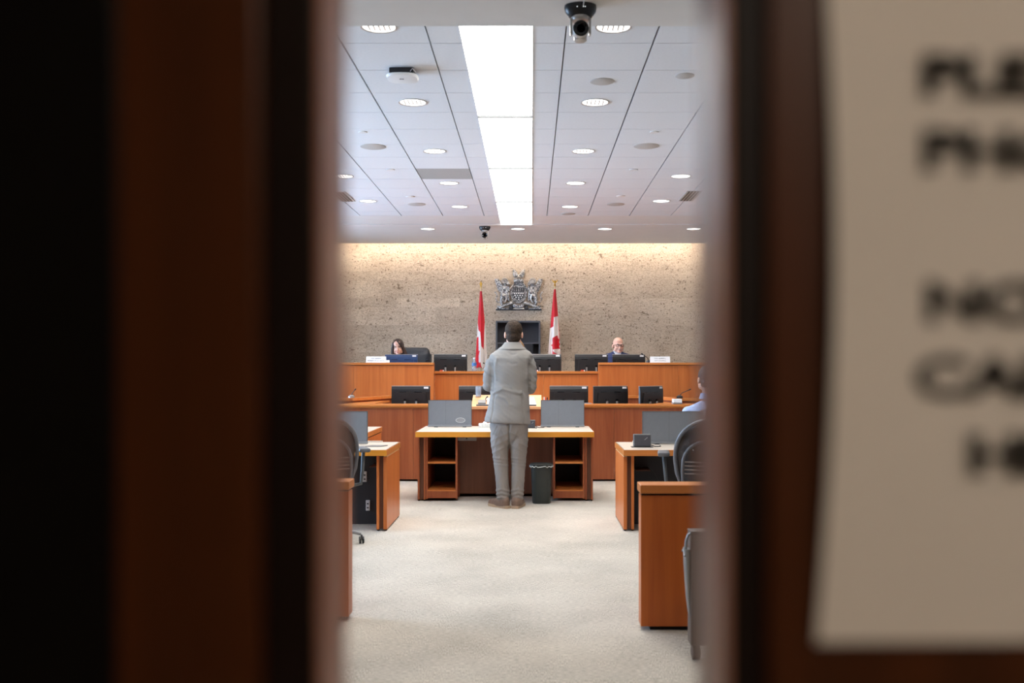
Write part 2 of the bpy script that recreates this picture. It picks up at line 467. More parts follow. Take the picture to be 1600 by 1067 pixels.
box(cv, XL-.2, XR+.2, YS1-.25, YB+.1, ZC+.40, ZC+.46); box(cv, XL-.2, XR+.2, YS1-.25, YS1-.2, ZC+.05, ZC+.40)
obj('cove_pocket', cv, 'gypsum', ce)
ZN = CH+1.85
ns = B(); prism(ns, [(.52, ZN), (5.41, ZN), (5.41, ZC+.12), (.52, ZC+.12)], XL-.2, XR+.2, 'x')
obj('front_soffit', ns, 'gypsum', ce)
# cove tube lamp
cl = thing('cove_lamp', 'warm linear cove lamp hidden above the stone wall', 'lamp', (XC, YS1+.1, ZC+.4))
obj('housing', box(B(), XL, XR, YS1+.04, YS1+.12, ZC+.16, ZC+.40), 'white_plastic', cl)
obj('light_tube', box(B(), XL+.05, XR-.05, YS1+.045, YS1+.115, ZC+.13, ZC+.16), 'cove_light', cl)

# luminous strip: one lamp, five diffuser panels
st = thing('ceiling_light_strip', 'long bright white luminous panel strip down the ceiling centre', 'lamp', ((SX0+SX1)/2, 10., ZC))
es = [5.44, 6.0, 8.3, 10.46, 12.6, 14.575]
obj('tray', box(B(), SX0, SX1, 5.43, 14.578, ZC+.02, ZC+.034), 'white_plastic', st)
for i in range(len(es)-1):
    obj('diffuser_panel', box(B(), SX0+.004, SX1-.004, es[i]+.006, es[i+1]-.006, ZC+.002, ZC+.018), 'strip_light', st)
for y_ in es[1:-1]: obj('seam_bar', box(B(), SX0+.004, SX1-.004, y_-.009, y_+.009, ZC-.016, ZC+.019), 'grey_dark', st)
fr = B(); box(fr, SX0-.002, SX0+.004, 5.44, 14.575, ZC-.004, ZC+.02); box(fr, SX1-.004, SX1+.002, 5.44, 14.575, ZC-.004, ZC+.02)
obj('edge_trim', fr, 'gypsum', st)

# ---- side walls: the left one has tall windows that let the daylight in
wl = B()
wins = [(6.2, 8.6), (9.4, 11.8), (12.6, 15.0)]; zb, zt = .9, 2.9
box(wl, XL-.2, XL, .52, 17.4, 0, zb); box(wl, XL-.2, XL, .52, 17.4, zt, 3.9)
yy = .52
for a, b in wins+[(17.4, 17.4)]:
    box(wl, XL-.2, XL, yy, a, zb, zt); yy = b
struct('wall_left', wl, 'wall_paint')
for i, (a, b) in enumerate(wins):
    w = B()
    for y in (a, (a+b)/2-.03, b-.06): box(w, XL-.14, XL-.06, y, y+.06, zb, zt)
    box(w, XL-.14, XL-.06, a, b, zb, zb+.06); box(w, XL-.14, XL-.06, a, b, zt-.06, zt)
    wo = struct('window_%d' % (i+1), w, 'silver')
    for p, q in ((a+.06, (a+b)/2-.03), ((a+b)/2+.03, b-.06)):
        obj('pane', box(B(), XL-.104, XL-.098, p, q, zb+.06, zt-.06), 'glass', wo)
    L = bpy.data.lights.new('daylight_portal', 'AREA'); L.shape = 'RECTANGLE'; L.size = zt-zb; L.size_y = b-a
    L.energy = 1; L.cycles.is_portal = True
    lo = bpy.data.objects.new('daylight_portal', L); COL.objects.link(lo); lo.location = (XL-.21, (a+b)/2, (zb+zt)/2); lo.rotation_euler = (0, -PI/2, 0)
struct('wall_right', box(B(), XR, XR+.2, .52, 17.4, 0, 3.9), 'wall_paint')

# ---- wall with the doorway, and the dim hall the camera stands in
DW0, DW1 = -1.04, 1.04
fw = B()
box(fw, XL-.2, DW0, .40, .52, 0, 3.9); box(fw, DW1, XR+.2, .40, .52, 0, 3.9); box(fw, DW0, DW1, .40, .52, 2.25, 3.9)
struct('wall_front', fw, 'wall_paint')
hb = B(); box(hb, -1.9, -1.8, -2.4, .40, 0, 2.6); struct('wall_hall_left', hb, 'hall_paint')
hb = B(); box(hb, 1.8, 1.9, -2.4, .40, 0, 2.6); struct('wall_hall_right', hb, 'hall_paint')
hb = B(); box(hb, -1.9, 1.9, -2.5, -2.4, 0, 2.6); struct('wall_hall_rear', hb, 'hall_paint')
hb = B(); box(hb, -1.9, 1.9, -2.5, .40, 2.6, 2.7); struct('ceiling_hall', hb, 'hall_paint')
hl = thing('hall_ceiling_lamp', 'round warm ceiling lamp in the dim hall behind the doors', 'lamp', (.9, -1.2, 2.6))
lathe(bm := B(), [(.12, 2.6), (.13, 2.57), (.12, 2.555)], (.9, -1.2, 0)); obj('rim', bm, 'chrome', hl, True)
lathe(bm := B(), [(.11, 2.556), (.10, 2.54), (.05, 2.53)], (.9, -1.2, 0)); obj('diffuser', bm, 'hall_lamp', hl, True)
L = bpy.data.lights.new('hall_bulb', 'POINT'); L.energy = HALL_W; L.color = (1, .88, .74); L.shadow_soft_size = .1
lo = bpy.data.objects.new('hall_bulb', L); COL.objects.link(lo); lo.parent = hl; lo.location = (0, 0, -.13)

# ---- the two door leaves (all out of focus)
def dx(px): return (px-830)/S0
TH = .056
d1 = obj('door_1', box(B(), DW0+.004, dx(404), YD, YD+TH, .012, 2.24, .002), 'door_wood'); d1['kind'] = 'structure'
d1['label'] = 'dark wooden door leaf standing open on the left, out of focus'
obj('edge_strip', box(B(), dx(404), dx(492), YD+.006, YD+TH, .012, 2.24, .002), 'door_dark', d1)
obj('edge_face', box(B(), dx(492), dx(492)+.003, YD+.007, YD+TH, .012, 2.24), 'door_edge_lit', d1)
obj('black_panel', box(B(), dx(-900), dx(186), YD-.004, YD, .25, 2.05, .001), 'door_black', d1)
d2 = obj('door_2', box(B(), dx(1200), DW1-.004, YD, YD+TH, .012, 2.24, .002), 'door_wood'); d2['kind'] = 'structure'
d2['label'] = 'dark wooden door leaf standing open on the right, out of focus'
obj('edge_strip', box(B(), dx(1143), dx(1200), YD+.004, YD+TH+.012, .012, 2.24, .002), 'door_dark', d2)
obj('edge_face', box(B(), dx(1143)-.003, dx(1143), YD+.005, YD+TH+.012, .012, 2.24), 'door_edge_lit', d2)
for o_, x in ((d1, DW0+.05), (d2, DW1-.05)):
    hg = B()
    for z in (.3, 1.15, 2.0): tube(hg, [(x, YD-.006, z-.05), (x, YD-.006, z+.05)], .008, 8)
    obj('hinge', hg, 'chrome', o_, True)

# ---- paper notice on the right leaf: slightly curled sheet
NX0, NX1 = dx(1287), dx(1287)+.216
NZ0 = CH-(1001-573)/S0; NZ1 = NZ0+.279
pb = B(); gn, gm = 16, 20; grid = []
for side in (0, 1):
    g = []
    for j in range(gm+1):
        row = []
        for i in range(gn+1):
            u, v = i/gn, j/gm
            bow = .004*math.sin(v*PI)*(1-u)**2
            x = NX0+(NX1-NX0)*u+(bow*.9-.004*(1-v)**2*(1-u)); yv = YD-.0016-side*.0004-.004*(1-u)**3*(.3+math.sin(v*PI))
            row.append(pb.verts.new((x, yv, NZ0+(NZ1-NZ0)*v)))
        g.append(row)
    grid.append(g)
for side in (0, 1):
    for j in range(gm):
        for i in range(gn):
            q = [grid[side][j][i], grid[side][j][i+1], grid[side][j+1][i+1], grid[side][j+1][i]]
            pb.faces.new(q if side else q[::-1])
notice = obj('paper_notice', pb, 'paper', None, True, loc=(NX0, YD-.002, NZ0))
tag(notice, 'white paper notice with black capital letters taped to right door', 'notice')
for s, px, base in (('PLEASE', 1430, 152), ('PHONES', 1430, 268), ('NO', 1434, 502), ('CAMERAS', 1420, 618), ('HERE', 1502, 738)):
    cap = 62/S0
    bm = text_mesh(s, cap/.73, .0009, 'LEFT'); bmesh.ops.scale(bm, vec=(1.42, 1, 1), verts=bm.verts)
    bmesh.ops.transform(bm, matrix=Matrix.Translation((dx(px), YD-.0056, CH-(base-573)/S0)) @ Matrix.Rotation(PI/2, 4, 'X'), verts=bm.verts)
    obj('lettering', bm, 'ink', notice)
obj('tape', box(B(), NX0+.09, NX0+.13, YD-.004, YD-.0018, NZ1-.012, NZ1+.014), 'white_plastic', notice)

# ================================================================== CEILING FITTINGS
def cp(px, py, H=2.09):                       # a point on the ceiling seen at a pixel
    D = F*H/(573-py); return PX(px, D), D
def make_downlight(r=.112):
    t = thing('downlight', '', 'lamp', (0, 0, 0))
    bm = B()
    prof = [(r*.90, .012), (r*.92, -.004), (r, -.006), (r, .0), (r*1.0, .012)]
    n = 28; rings = [[bm.verts.new((q*math.cos(2*PI*k/n), q*math.sin(2*PI*k/n), h)) for k in range(n)] for q, h in prof]
    fs = [bm.faces.new((A[k], A[(k+1) % n], C_[(k+1) % n], C_[k])) for A, C_ in zip(rings, rings[1:]+rings[:1]) for k in range(n)]
    bmesh.ops.recalc_face_normals(bm, faces=fs)
    obj('trim_ring', bm, 'silver', t, True)
    bm = B(); lathe(bm, [(r*.90, -.001), (r*.90, .006)]); obj('lens', bm, 'lamp_disc', t)
    bm = B()
    for k in (-2, -1, 0, 1, 2): box(bm, r*.28*k-.004, r*.28*k+.004, -r*.6, r*.6, -.003, -.0012)
    obj('reflector_rib', bm, 'silver', t)
    return t
DLP = make_downlight(); first = [True]
def add_light(root, w, size=.08, spot=True):
    L = bpy.data.lights.new('bulb', 'SPOT'); L.energy = w; L.color = (1, .92, .82); L.spot_size = math.radians(120); L.spot_blend = .7
    L.shadow_soft_size = size
    o = bpy.data.objects.new('bulb', L); COL.objects.link(o); o.parent = root; o.location = (0, 0, -.02)
def downlight(x, y, z, label, group, w=SPOT_W):
    if first[0]: o = DLP; first[0] = False; o.location = (x, y, z); o['label'] = label; o['group'] = group
    else: o = dup(DLP, (x, y, z), 0, label, group)
    for c in o.children:
        pass
    LIGHTS.append((o, w)); return o
LIGHTS = []
NUM = ['nearest', 'second nearest', 'third nearest', 'fourth nearest', 'farthest']
for nm, X in (('left', -.936), ('right', .505)):
    for i, D in enumerate((6.12, 7.87, 9.65, 11.33, 13.0)):
        downlight(X, D, ZC, 'round recessed downlight in the row just %s of the bright strip, %s' % (nm, NUM[i]), 'recessed downlights')
for nm, X in (('left', -2.06), ('right', 1.64)):
    for i, D in enumerate((10.92, 12.56)):
        downlight(X, D, ZC, 'round recessed downlight in the outer %s row, %s of its visible pair' % (nm, ('nearer', 'farther')[i]), 'recessed downlights')
for i, X in enumerate((-1.56, -.20, 1.11, 2.45)):
    downlight(X, 15.0, ZC-.013, 'recessed downlight in the rear soffit, %s from the left' % ('first', 'second', 'third', 'fourth')[i], 'rear soffit downlights')
for nm, X in (('left', -1.25), ('right', .82)):  # unseen lamps added to brighten the near carpet
    for i, D in enumerate((2.2, 4.0)):
        downlight(X, D, ZN, 'added unseen downlight in the front soffit above the frame, %s %s' % (nm, ('nearer', 'farther')[i]), 'added front soffit downlights')
for o, w in LIGHTS: add_light(o, w)

def disc(name, px, py, wpx, label, cat, mat, group):
    x, y = cp(px, py); r = wpx*y/F/2
    lathe(bm := B(), [(r, ZC), (r, ZC-.004), (r*.9, ZC-.008)], (x, y, 0)); o = obj(name, bm, mat, None, True, (x, y, ZC))
    tag(o, label, cat, group)
    return o
for px, py, w, lb in ((941, 127, 38, 'grey round ceiling speaker beside the black ceiling camera'), (583, 229, 40, 'grey round ceiling speaker at upper left, nearest on that side'),
                      (1010, 228, 40, 'grey round ceiling speaker at right, in the second tile column'), (651, 319, 28, 'small far grey ceiling speaker on the left side'),
                      (962, 319, 28, 'small far grey ceiling speaker in the second right column'), (888, 334, 22, 'far grey ceiling speaker just right of the bright strip'), (1070, 118, 30, 'pale round ceiling speaker at far right edge')):
    disc('ceiling_speaker', px, py, w, lb, 'speaker', 'speaker_grey', 'ceiling speakers')
for px, py, lb in ((567, 206, 'left nearest'), (610, 265, 'left middle'), (641, 307, 'left farthest'), (1022, 206, 'right nearest'), (990, 265, 'right middle'), (970, 306, 'right farthest')):
    disc('sprinkler_cover', px, py, 14, 'small round sprinkler cover plate on ceiling, %s of its row' % lb, 'sprinkler', 'gypsum', 'sprinkler covers')
for px, py, nm in ((1078, 306, 'right'), (536, 307, 'left')):
    x, y = cp(px, py); s = 1 if px > 800 else -1
    v = thing('slot_diffuser', 'dark slotted air diffuser in the ceiling at far %s' % nm, 'vent', (x, y, ZC))
    obj('frame', box(B(), x-.09, x+.09, y-.35, y+.35, ZC-.006, ZC), 'speaker_grey', v)
    for k in range(4): obj('slot', box(B(), x-.07+.037*k, x-.05+.037*k, y-.33, y+.33, ZC-.009, ZC-.005), 'black_plastic', v)

# pan-tilt cameras
def ptz(loc, sc, label, yaw, cable):
    t = thing('ceiling_camera', label, 'camera', (0, 0, 0), 'ceiling cameras')
    bm = B(); lathe(bm, [(.083, 0), (.085, -.012), (.080, -.035), (.060, -.062), (.045, -.066)], n=32, sy=.72); obj('base', bm, 'black_plastic', t, True)
    bm = B(); lathe(bm, [(.048, -.06), (.050, -.072), (.044, -.082)], n=28); obj('turntable', bm, 'silver', t, True)
    bm = B()
    for s in (-1, 1): box(bm := B(), s*.049-.006, s*.049+.006, -.022, .022, -.155, -.07, .005); obj('yoke_arm', bm, 'silver', t, True)
    bm = B(); ell(bm, (0, .0, -.135), (.036, .045, .045)); lathe(bm, [(.042, 0), (.043, -.045), (.041, -.05)], (0, 0, -.135), 28, 'y'); lathe(bm, [(.034, -.16), (.034, -.178), (.024, -.186)], (0, .012, 0)); h = obj('camera_head', bm, 'silver', t, True)
    bm = B(); lathe(bm, [(.040, -.047), (.041, -.056), (.036, -.058), (.028, -.052), (.022, -.05)], (0, 0, -.135), 28, 'y'); obj('lens', bm, 'black_gloss', h, True)
    bm = B()
    for x in (-.02, .012, .022): ell(bm := B(), (x, -.0605, -.025), .0028, u=8, v=6); obj('indicator_light', bm, 'led', t)
    if cable:
        bm = B(); tube(bm, [(.012, -.058, -.02), (.014, -.075, -.004), (.016, -.12, -.002), (.02, -.6, -.002)], .003, 6); obj('cable', bm, 'white_plastic', t, True)
    t.location = loc; t.scale = (sc,)*3; t.rotation_euler = (0, 0, yaw)
D = F*1.85/(573-9); ptz((PX(907, D), D, ZN), .98, 'near black and silver dome camera hanging from the front soffit', 0, True)
D = 14.75; ptz((PX(757.5, D), D, ZC-.012), 1.0, 'far black and silver dome camera hanging above the stone wall', 0, False)

# wireless access point, a rounded box under a black mount
x, y = cp(629, 110)
w = thing('wireless_access_point', 'rounded grey wireless access point on black mount under ceiling tiles', 'device', (x, y, ZC))
box(bm := B(), x-.085, x+.085, y-.075, y+.075, ZC-.045, ZC, .006); obj('mount', bm, 'black_plastic', w)
loft(bm := B(), [(ZC-.068, x, y, .085, .085), (ZC-.064, x, y, .105, .105), (ZC-.05, x, y, .112, .112), (ZC-.044, x, y, .108, .108)], 32, 3.2); obj('body', bm, 'white_plastic', w, True)
tube(bm := B(), [(x+.06, y-.07, ZC-.03), (x+.08, y-.09, ZC-.012), (x+.1, y-.05, ZC-.03)], .004, 6); obj('cable', bm, 'white_plastic', w, True)
box(bm := B(), x-.018, x+.012, y-.03, y-.018, ZC-.0695, ZC-.067); obj('badge', bm, 'grey_dark', w)
# ================================================================== FURNITURE
# ---- centre desk
DF = 10.04; ZT = PZ(674.5, DF)               # front edge and height of the top
x0, x1 = PX(649, DF), PX(928.5, DF)
dk = thing('counsel_desk', 'wide wooden desk with golden edge and open shelf pedestals at centre', 'desk', ((x0+x1)/2, 10.5, 0))
DR = 11.0
box(bm := B(), x0+.012, x1-.012, DF+.012, DR, ZT-.054, ZT-.001, .001); obj('core', bm, 'cherry_flat', dk)
box(bm := B(), x0+.004, x1-.004, DF+.004, DR, ZT-.0035, ZT, .001); obj('desktop', bm, 'laminate', dk)
eb = B(); box(eb, x0, x1, DF, DF+.012, ZT-.056, ZT-.002, .002); box(eb, x0, x0+.012, DF+.012, DR, ZT-.056, ZT-.002, .002); box(eb, x1-.012, x1, DF+.012, DR, ZT-.056, ZT-.002, .002)
obj('edge_band', eb, 'golden_edge', dk)
DB = 10.16
def pedestal(s):
    # s=+1: left pedestal, mirrored for the right one
    c = (PX(652.5, DB)+PX(926.5, DB))/2
    def m(px): v = PX(px, DB)-c; return c+s*v
    zu = ZT-.057
    obj('side_panel', box(B(), m(652.6), m(655.6), DB, DR-.03, .015, zu, .001), 'mahogany', dk)
    obj('side_panel', box(B(), m(655.8), m(661.5), DB+.03, DR-.03, .015, zu), 'walnut_dark', dk)
    obj('side_panel', box(B(), m(661.8), m(664.8), DB+.006, DR-.03, .015, zu, .001), 'mahogany', dk)
    obj('stile', box(B(), m(665.2), m(668.2), DB+.01, DR-.05, .02, zu, .001), 'mahogany', dk)
    obj('stile', box(B(), m(711.6), m(714.6), DB+.01, DR-.05, .02, zu, .001), 'mahogany', dk)
    obj('shelf', box(B(), m(668.2), m(711.6), DB+.012, DR-.07, PZ(724.5, DB), PZ(721.5, DB)), 'cherry_flat', dk)
    obj('shelf', box(B(), m(668.2), m(711.6), DB+.012, DR-.07, PZ(768, DB), PZ(765.5, DB)), 'cherry_flat', dk)
    obj('base_front', box(B(), m(665.4), m(714.4), DB+.004, DB+.03, .03, PZ(767.5, DB), .001), 'mahogany', dk)
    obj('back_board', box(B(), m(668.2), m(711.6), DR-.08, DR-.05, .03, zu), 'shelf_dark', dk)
    bm = B()
    for px in (654, 663): lathe(bm, [(.008, 0), (.012, .008), (.008, .02)], (m(px), DB+.03, 0), 10)
    obj('foot', bm, 'black_plastic', dk)
pedestal(1); pedestal(-1)
DM = 10.42
obj('modesty_panel', box(B(), PX(714.6, DB), PX(864.6, DB), DM+.1, DM+.12, PZ(777, DM), ZT-.057), 'walnut_mid', dk)
obj('cross_foot', box(B(), PX(714.6, DB), PX(864.6, DB), DM+.1, DM+.13, 0.004, .03), 'black_plastic', dk)
box(bm := B(), PX(715, DB), PX(744, DB), DB+.02, DB+.1, ZT-.057-.045, ZT-.057, .002); pw = obj('power_box', bm, 'grey_mid', dk)
lathe(bm := B(), [(.009, DB+.016), (.009, DB+.021)], (PX(729, DB), 0, ZT-.078), 12, 'y'); obj('socket', bm, 'black_plastic', pw)

# ---- side tables with end panels
def side_table(px_front, px_rear, s, name, label):
    """s=+1: table stretching left from its right end; -1: stretching right"""
    Df = 8.25; X = PX(px_front, Df); Zt = PZ(703, Df); Dr = 9.12
    far = X-s*2.3
    t = thing(name, label, 'table', ((X+far)/2, 8.7, 0))
    box(bm := B(), X-s*.003, far, Df+.003, Dr, Zt-.05, Zt-.001, .001); obj('core', bm, 'cherry_flat', t)
    box(bm := B(), X-s*.010, far, Df+.010, Dr-.002, Zt-.003, Zt+.0005); obj('tabletop', bm, 'laminate', t)
    eb = B(); box(eb, X, far, Df, Df+.012, Zt-.05, Zt-.001, .002); obj('edge_band', eb, 'golden_edge' if s > 0 else 'cherry_flat', t)
    eb = B(); box(eb, X, X-s*.012, Df+.012, Dr, Zt-.05, Zt-.001, .002); obj('edge_band', eb, 'cherry_flat', t)
    xe = X-s*.004
    obj('end_panel', box(B(), xe, xe-s*.03, Df+.05, Dr-.02, .014, Zt-.062, .002), 'cherry', t)
    obj('reveal_strip', box(B(), xe-s*.002, xe-s*.028, Df+.06, Dr-.03, Zt-.062, Zt-.05), 'pole_white', t)
    obj('spacer', box(B(), xe-s*.03, xe-s*.065, Df+.08, Dr-.04, .014, Zt-.05), 'walnut_dark', t)
    obj('inner_panel', box(B(), xe-s*.065, xe-s*.088, Df+.052, Dr-.04, .014, Zt-.05, .001), 'cherry', t)
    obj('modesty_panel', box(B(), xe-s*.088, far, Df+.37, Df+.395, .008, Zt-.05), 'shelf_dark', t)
    obj('far_leg', box(B(), far, far+s*.03, Df+.05, Dr-.03, .0, Zt-.05), 'cherry', t)
    bm = B()
    for y in (Df+.08, Dr-.06):
        for q in (.015, .077): lathe(bm, [(.01, 0), (.014, .01), (.01, .035)], (xe-s*q, y, 0), 10)
    obj('foot', bm, 'black_plastic', t)
    ctr = obj('cable_trough', box(B(), X-s*.16, far, Dr-.035, Dr, Zt+.0006, Zt+.012, .002), 'laminate', None, loc=(X-s*.5, Dr, Zt)); tag(ctr, 'pale flat cable trough along rear edge of %s side table' % ('left' if s > 0 else 'right'), 'trough')
    return t, X, Zt
tl, tlx, tlz = side_table(604, 626, 1, 'side_table', 'wooden side table with pale top left of the aisle, near the door')
tr, trx, trz = side_table(974.5, 962.5, -1, 'side_table', 'wooden side table with pale top right of the aisle, near partition')
for k, (px, py) in enumerate(((568, 746), (573, 791))):
    D = 8.548; x, z = PX(px, D), PZ(py, D)
    box(bm := B(), x-.017, x+.017, D+.055, D+.072, z-.045, z+.045, .002); o = obj('outlet_strip', bm, 'outlet', tl)
    bm = B()
    for q in (-.02, .015): box(bm, x-.008, x+.008, D+.053, D+.056, z+q-.006, z+q+.006)
    obj('socket', bm, 'black_plastic', o)
box(bm := B(), PX(580, 8.5), PX(598, 8.5), 8.40, 8.62, PZ(727, 8.5)-.006, PZ(727, 8.5), .001); obj('cable_tray', bm, 'walnut_dark', tl)
tube(bm := B(), [(trx+.13, 8.5, trz-.17), (trx+.23, 8.48, trz-.165), (trx+.27, 8.5, trz-.2), (trx+.33, 8.55, trz-.3), (trx+.32, 8.58, .02)], .006, 6); obj('cable', bm, 'black_plastic', tr, True)
box(bm := B(), trx+.12, trx+.24, 8.40, 8.62, trz-.19, trz-.183); obj('cable_tray', bm, 'walnut_dark', tr)

# farther table on the left
Zt = .69; X = -1.69
ft = thing('side_table', 'farther left side table with pale top in front of the clerk bench', 'table', (X-.9, 10.4, 0))
box(bm := B(), X-1.8, X-.006, 9.65, 11.3, Zt-.003, Zt+.0005); obj('tabletop', bm, 'laminate', ft)
box(bm := B(), X-1.8, X-.003, 9.65, 11.3, Zt-.05, Zt-.003); obj('core', bm, 'cherry_flat', ft)
eb = B(); box(eb, X-.01, X, 9.64, 11.3, Zt-.052, Zt-.001, .002); box(eb, X-1.8, X-.01, 9.64, 9.652, Zt-.052, Zt-.001, .002); obj('edge_band', eb, 'cherry_flat', ft)
obj('end_panel', box(B(), X-.035, X-.005, 9.7, 11.27, 0, Zt-.064, .002), 'cherry', ft)
obj('end_panel', box(B(), X-1.79, X-1.76, 9.7, 11.27, 0, Zt-.052, .002), 'cherry', ft)
obj('reveal_strip', box(B(), X-.033, X-.007, 9.72, 11.25, Zt-.064, Zt-.052), 'black_plastic', ft)

# ---- low partitions by the entrance
def partition(px, D, s, h_py, name, label):
    X = PX(px, D); Zp = CH-(h_py-573)*D/F; far = X+s*2.5
    t = thing(name, label, 'partition', ((X+far)/2, D+.08, 0))
    obj('panel', box(B(), X, X+s*1.25-s*.002, D, D+.11, .022, Zp-.055, .002), 'partition_wood', t)
    obj('panel', box(B(), X+s*1.25+s*.002, far, D, D+.11, .022, Zp-.055, .002), 'partition_wood', t)
    obj('reveal', box(B(), X+s*.004, far, D+.012, D+.1, Zp-.055, Zp-.045), 'door_dark', t)
    obj('cap_rail', box(B(), X-s*.004, far, D-.012, D+.15, Zp-.045, Zp, .004), 'cherry_flat', t)
    obj('plinth', box(B(), X+s*.05, far, D+.02, D+.09, 0, .022), 'door_dark', t)
    return t
partition(1001.5, 5.17, 1, 757.5, 'low_partition', 'low wooden partition right of the aisle in the foreground')
partition(545, 5.37, -1, 752, 'low_partition', 'low wooden partition left of the aisle beside the door edge')

# ---- clerk bench (lower tier)
BF = 11.9; ZL = PZ(631.5, BF)
bx = [-3.4, -2.24, -1.41, -.61, .19, .99, 1.78, 2.95]
cb = thing('clerk_bench', 'long low dark red wooden bench front with ledge across the room', 'bench', (XC, 12.2, 0))
for i in range(len(bx)-1): obj('front_panel', box(B(), bx[i]+.0015, bx[i+1]-.0015, BF, BF+.03, .025, ZL-.042, .001), 'mahogany', cb)
obj('kick_plinth', box(B(), bx[0], bx[-1], BF+.05, BF+.09, 0, .03), 'door_dark', cb)
obj('ledge', box(B(), bx[0], bx[-1], BF-.03, BF+.19, ZL-.028, ZL, .003), 'cherry_flat', cb)
obj('ledge_moulding', box(B(), bx[0], bx[-1], BF-.018, BF+.03, ZL-.045, ZL-.03, .003), 'cherry_flat', cb)
obj('ledge_shadow_gap', box(B(), bx[0], bx[-1], BF+.004, BF+.03, ZL-.031, ZL-.027), 'door_dark', cb)
wk = thing('clerk_worktop', 'wooden worktop behind the low bench that carries the black monitors', 'worktop', (XC, 12.4, 0))
obj('top', box(B(), XC-1.96, XC+1.96, BF+.2, BF+.7, .70, .73, .002), 'cherry_flat', wk)
for x in (-2.1, -1.41, .96, 1.66): obj('gable', box(B(), x, x+.03, BF+.22, BF+.66, 0, .70), 'mahogany', wk)

# angled side benches inside the clerks' pen
for s, nm in ((-1, 'left'), (1, 'right')):
    A = (XC+s*1.16, 13.5); Bp = (XC+s*1.69, 13.5); C_ = (XC+s*2.06, 12.45); E = (XC+s*3.0, 12.30)
    t = thing('wing_bench', 'angled wooden wing bench at %s end of the clerks enclosure' % nm, 'bench', (Bp[0], 13., 0))
    pts = [A, Bp, C_, E]
    for p, q in zip(pts, pts[1:]):
        d = Vector((q[0]-p[0], q[1]-p[1])).normalized(); n = Vector((-d.y, d.x))*.022
        o4 = [(p[0]+n.x, p[1]+n.y), (q[0]+n.x, q[1]+n.y), (q[0]-n.x, q[1]-n.y), (p[0]-n.x, p[1]-n.y)]
        prism(bm := B(), o4, 0, .945); obj('modesty_board', bm, 'mahogany', t)
        n2 = n*2.2; o4 = [(p[0]+n2.x, p[1]+n2.y), (q[0]+n2.x, q[1]+n2.y), (q[0]-n2.x, q[1]-n2.y), (p[0]-n2.x, p[1]-n2.y)]
        prism(bm := B(), o4, .945, .98); obj('rail_cap', bm, 'cherry_flat', t)
    prism(bm := B(), [(XC+s*1.72, 12.3), (XC+s*2.05, 12.3), (XC+s*1.98, 12.7), (XC+s*1.69, 13.4)], .895, .92); obj('corner_top', bm, 'cherry_flat', t)
    prism(bm := B(), [(XC+s*1.8, 12.64), (XC+s*1.9, 12.64), (XC+s*1.88, 12.75), (XC+s*1.8, 13.0)], 0, .895); obj('corner_support', bm, 'mahogany', t)
    if s < 0:
        lathe(bm := B(), [(.02, 13.44), (.014, 13.42), (.004, 13.41)], (PX(600, 13.45), 0, .90), 12, 'y'); obj('lock_knob', bm, 'chrome', t, True)

# ---- raised council dais (upper tier)
UF = 13.95; ZU = PZ(580, UF); PLAT = .42
stt = struct('floor_dais', box(B(), XL, XR, UF+.1, YB, 0, PLAT), 'carpet')
xa, xb = PX(677.5, 13.8), PX(935.5, 13.8)
ct = thing('council_dais', 'lower centre section of the raised wooden council dais', 'dais', ((xa+xb)/2, 14.2, 0))
n = 3
for i in range(n):
    a = xa+(xb-xa)*i/n; b = xa+(xb-xa)*(i+1)/n
    obj('front_panel', box(B(), a+.001, b-.001, UF, UF+.03, .0, ZU-.042), 'cherry', ct)
obj('cap', box(B(), xa, xb, UF-.03, UF+.16, ZU-.035, ZU, .003), 'cherry_flat', ct)
obj('shadow_gap', box(B(), xa, xb, UF+.006, UF+.03, ZU-.042, ZU-.035), 'walnut_dark', ct)
cw = thing('dais_worktop', 'long wooden worktop behind the raised council dais', 'worktop', (XC, 14.5, PLAT))
obj('top', box(B(), XC-3.5, XC+3.5, UF+.17, UF+.85, 1.12, 1.15), 'cherry_flat', cw)
for x in (-3.2, -2.0, xa-.1, xb+.1, 1.7, 2.9): obj('gable', box(B(), x-.015, x+.015, UF+.2, UF+.75, PLAT, 1.12), 'cherry', cw)
for s, nm, a, b in ((-1, 'left', xa, XC-3.6), (1, 'right', xb, XC+3.6)):
    G = 13.8; ZW = PZ(566.5, G)
    t = thing('council_dais', 'taller %s wing of the raised wooden council dais' % nm, 'dais', ((a+b)/2, 14.2, 0))
    m_ = a+(b-a)*.45
    obj('front_panel', box(B(), a, m_-s*.001, G, G+.03, 0, ZW-.039), 'cherry', t)
    obj('front_panel', box(B(), m_+s*.001, b, G, G+.03, 0, ZW-.039), 'cherry', t)
    obj('cap', box(B(), a, b, G-.025, G+.14, ZW-.032, ZW, .003), 'cherry_flat', t)
    obj('shadow_gap', box(B(), a, b, G+.006, G+.03, ZW-.039, ZW-.032), 'walnut_dark', t)
    obj('return_panel', box(B(), a, a+s*.03, G+.03, G+.14, 0, ZW-.032), 'cherry', t)

# ---- lectern behind the desk
L0, L1 = PX(737, 11.05), PX(845, 11.05)
lt = thing('lectern', 'wooden lectern with pale slanted top standing behind the centre desk', 'lectern', ((L0+L1)/2, 11.2, 0))
lbm = B(); prism(lbm, [(11.06, 0), (11.42, 0), (11.42, 1.005), (11.06, .905)], L0+.02, L1-.02, 'x'); obj('body', lbm, 'mahogany', lt)
prism(bm := B(), [(11.03, .90), (11.46, 1.018), (11.45, 1.046), (11.02, .928)], L0-.005, L1+.01, 'x'); obj('slanted_top', bm, 'lectern_top', lt)
prism(bm := B(), [(11.045, .935), (11.075, .943), (11.075, .955), (11.045, .947)], L0+.05, L1-.05, 'x'); obj('paper_stop', bm, 'grey_dark', lt)
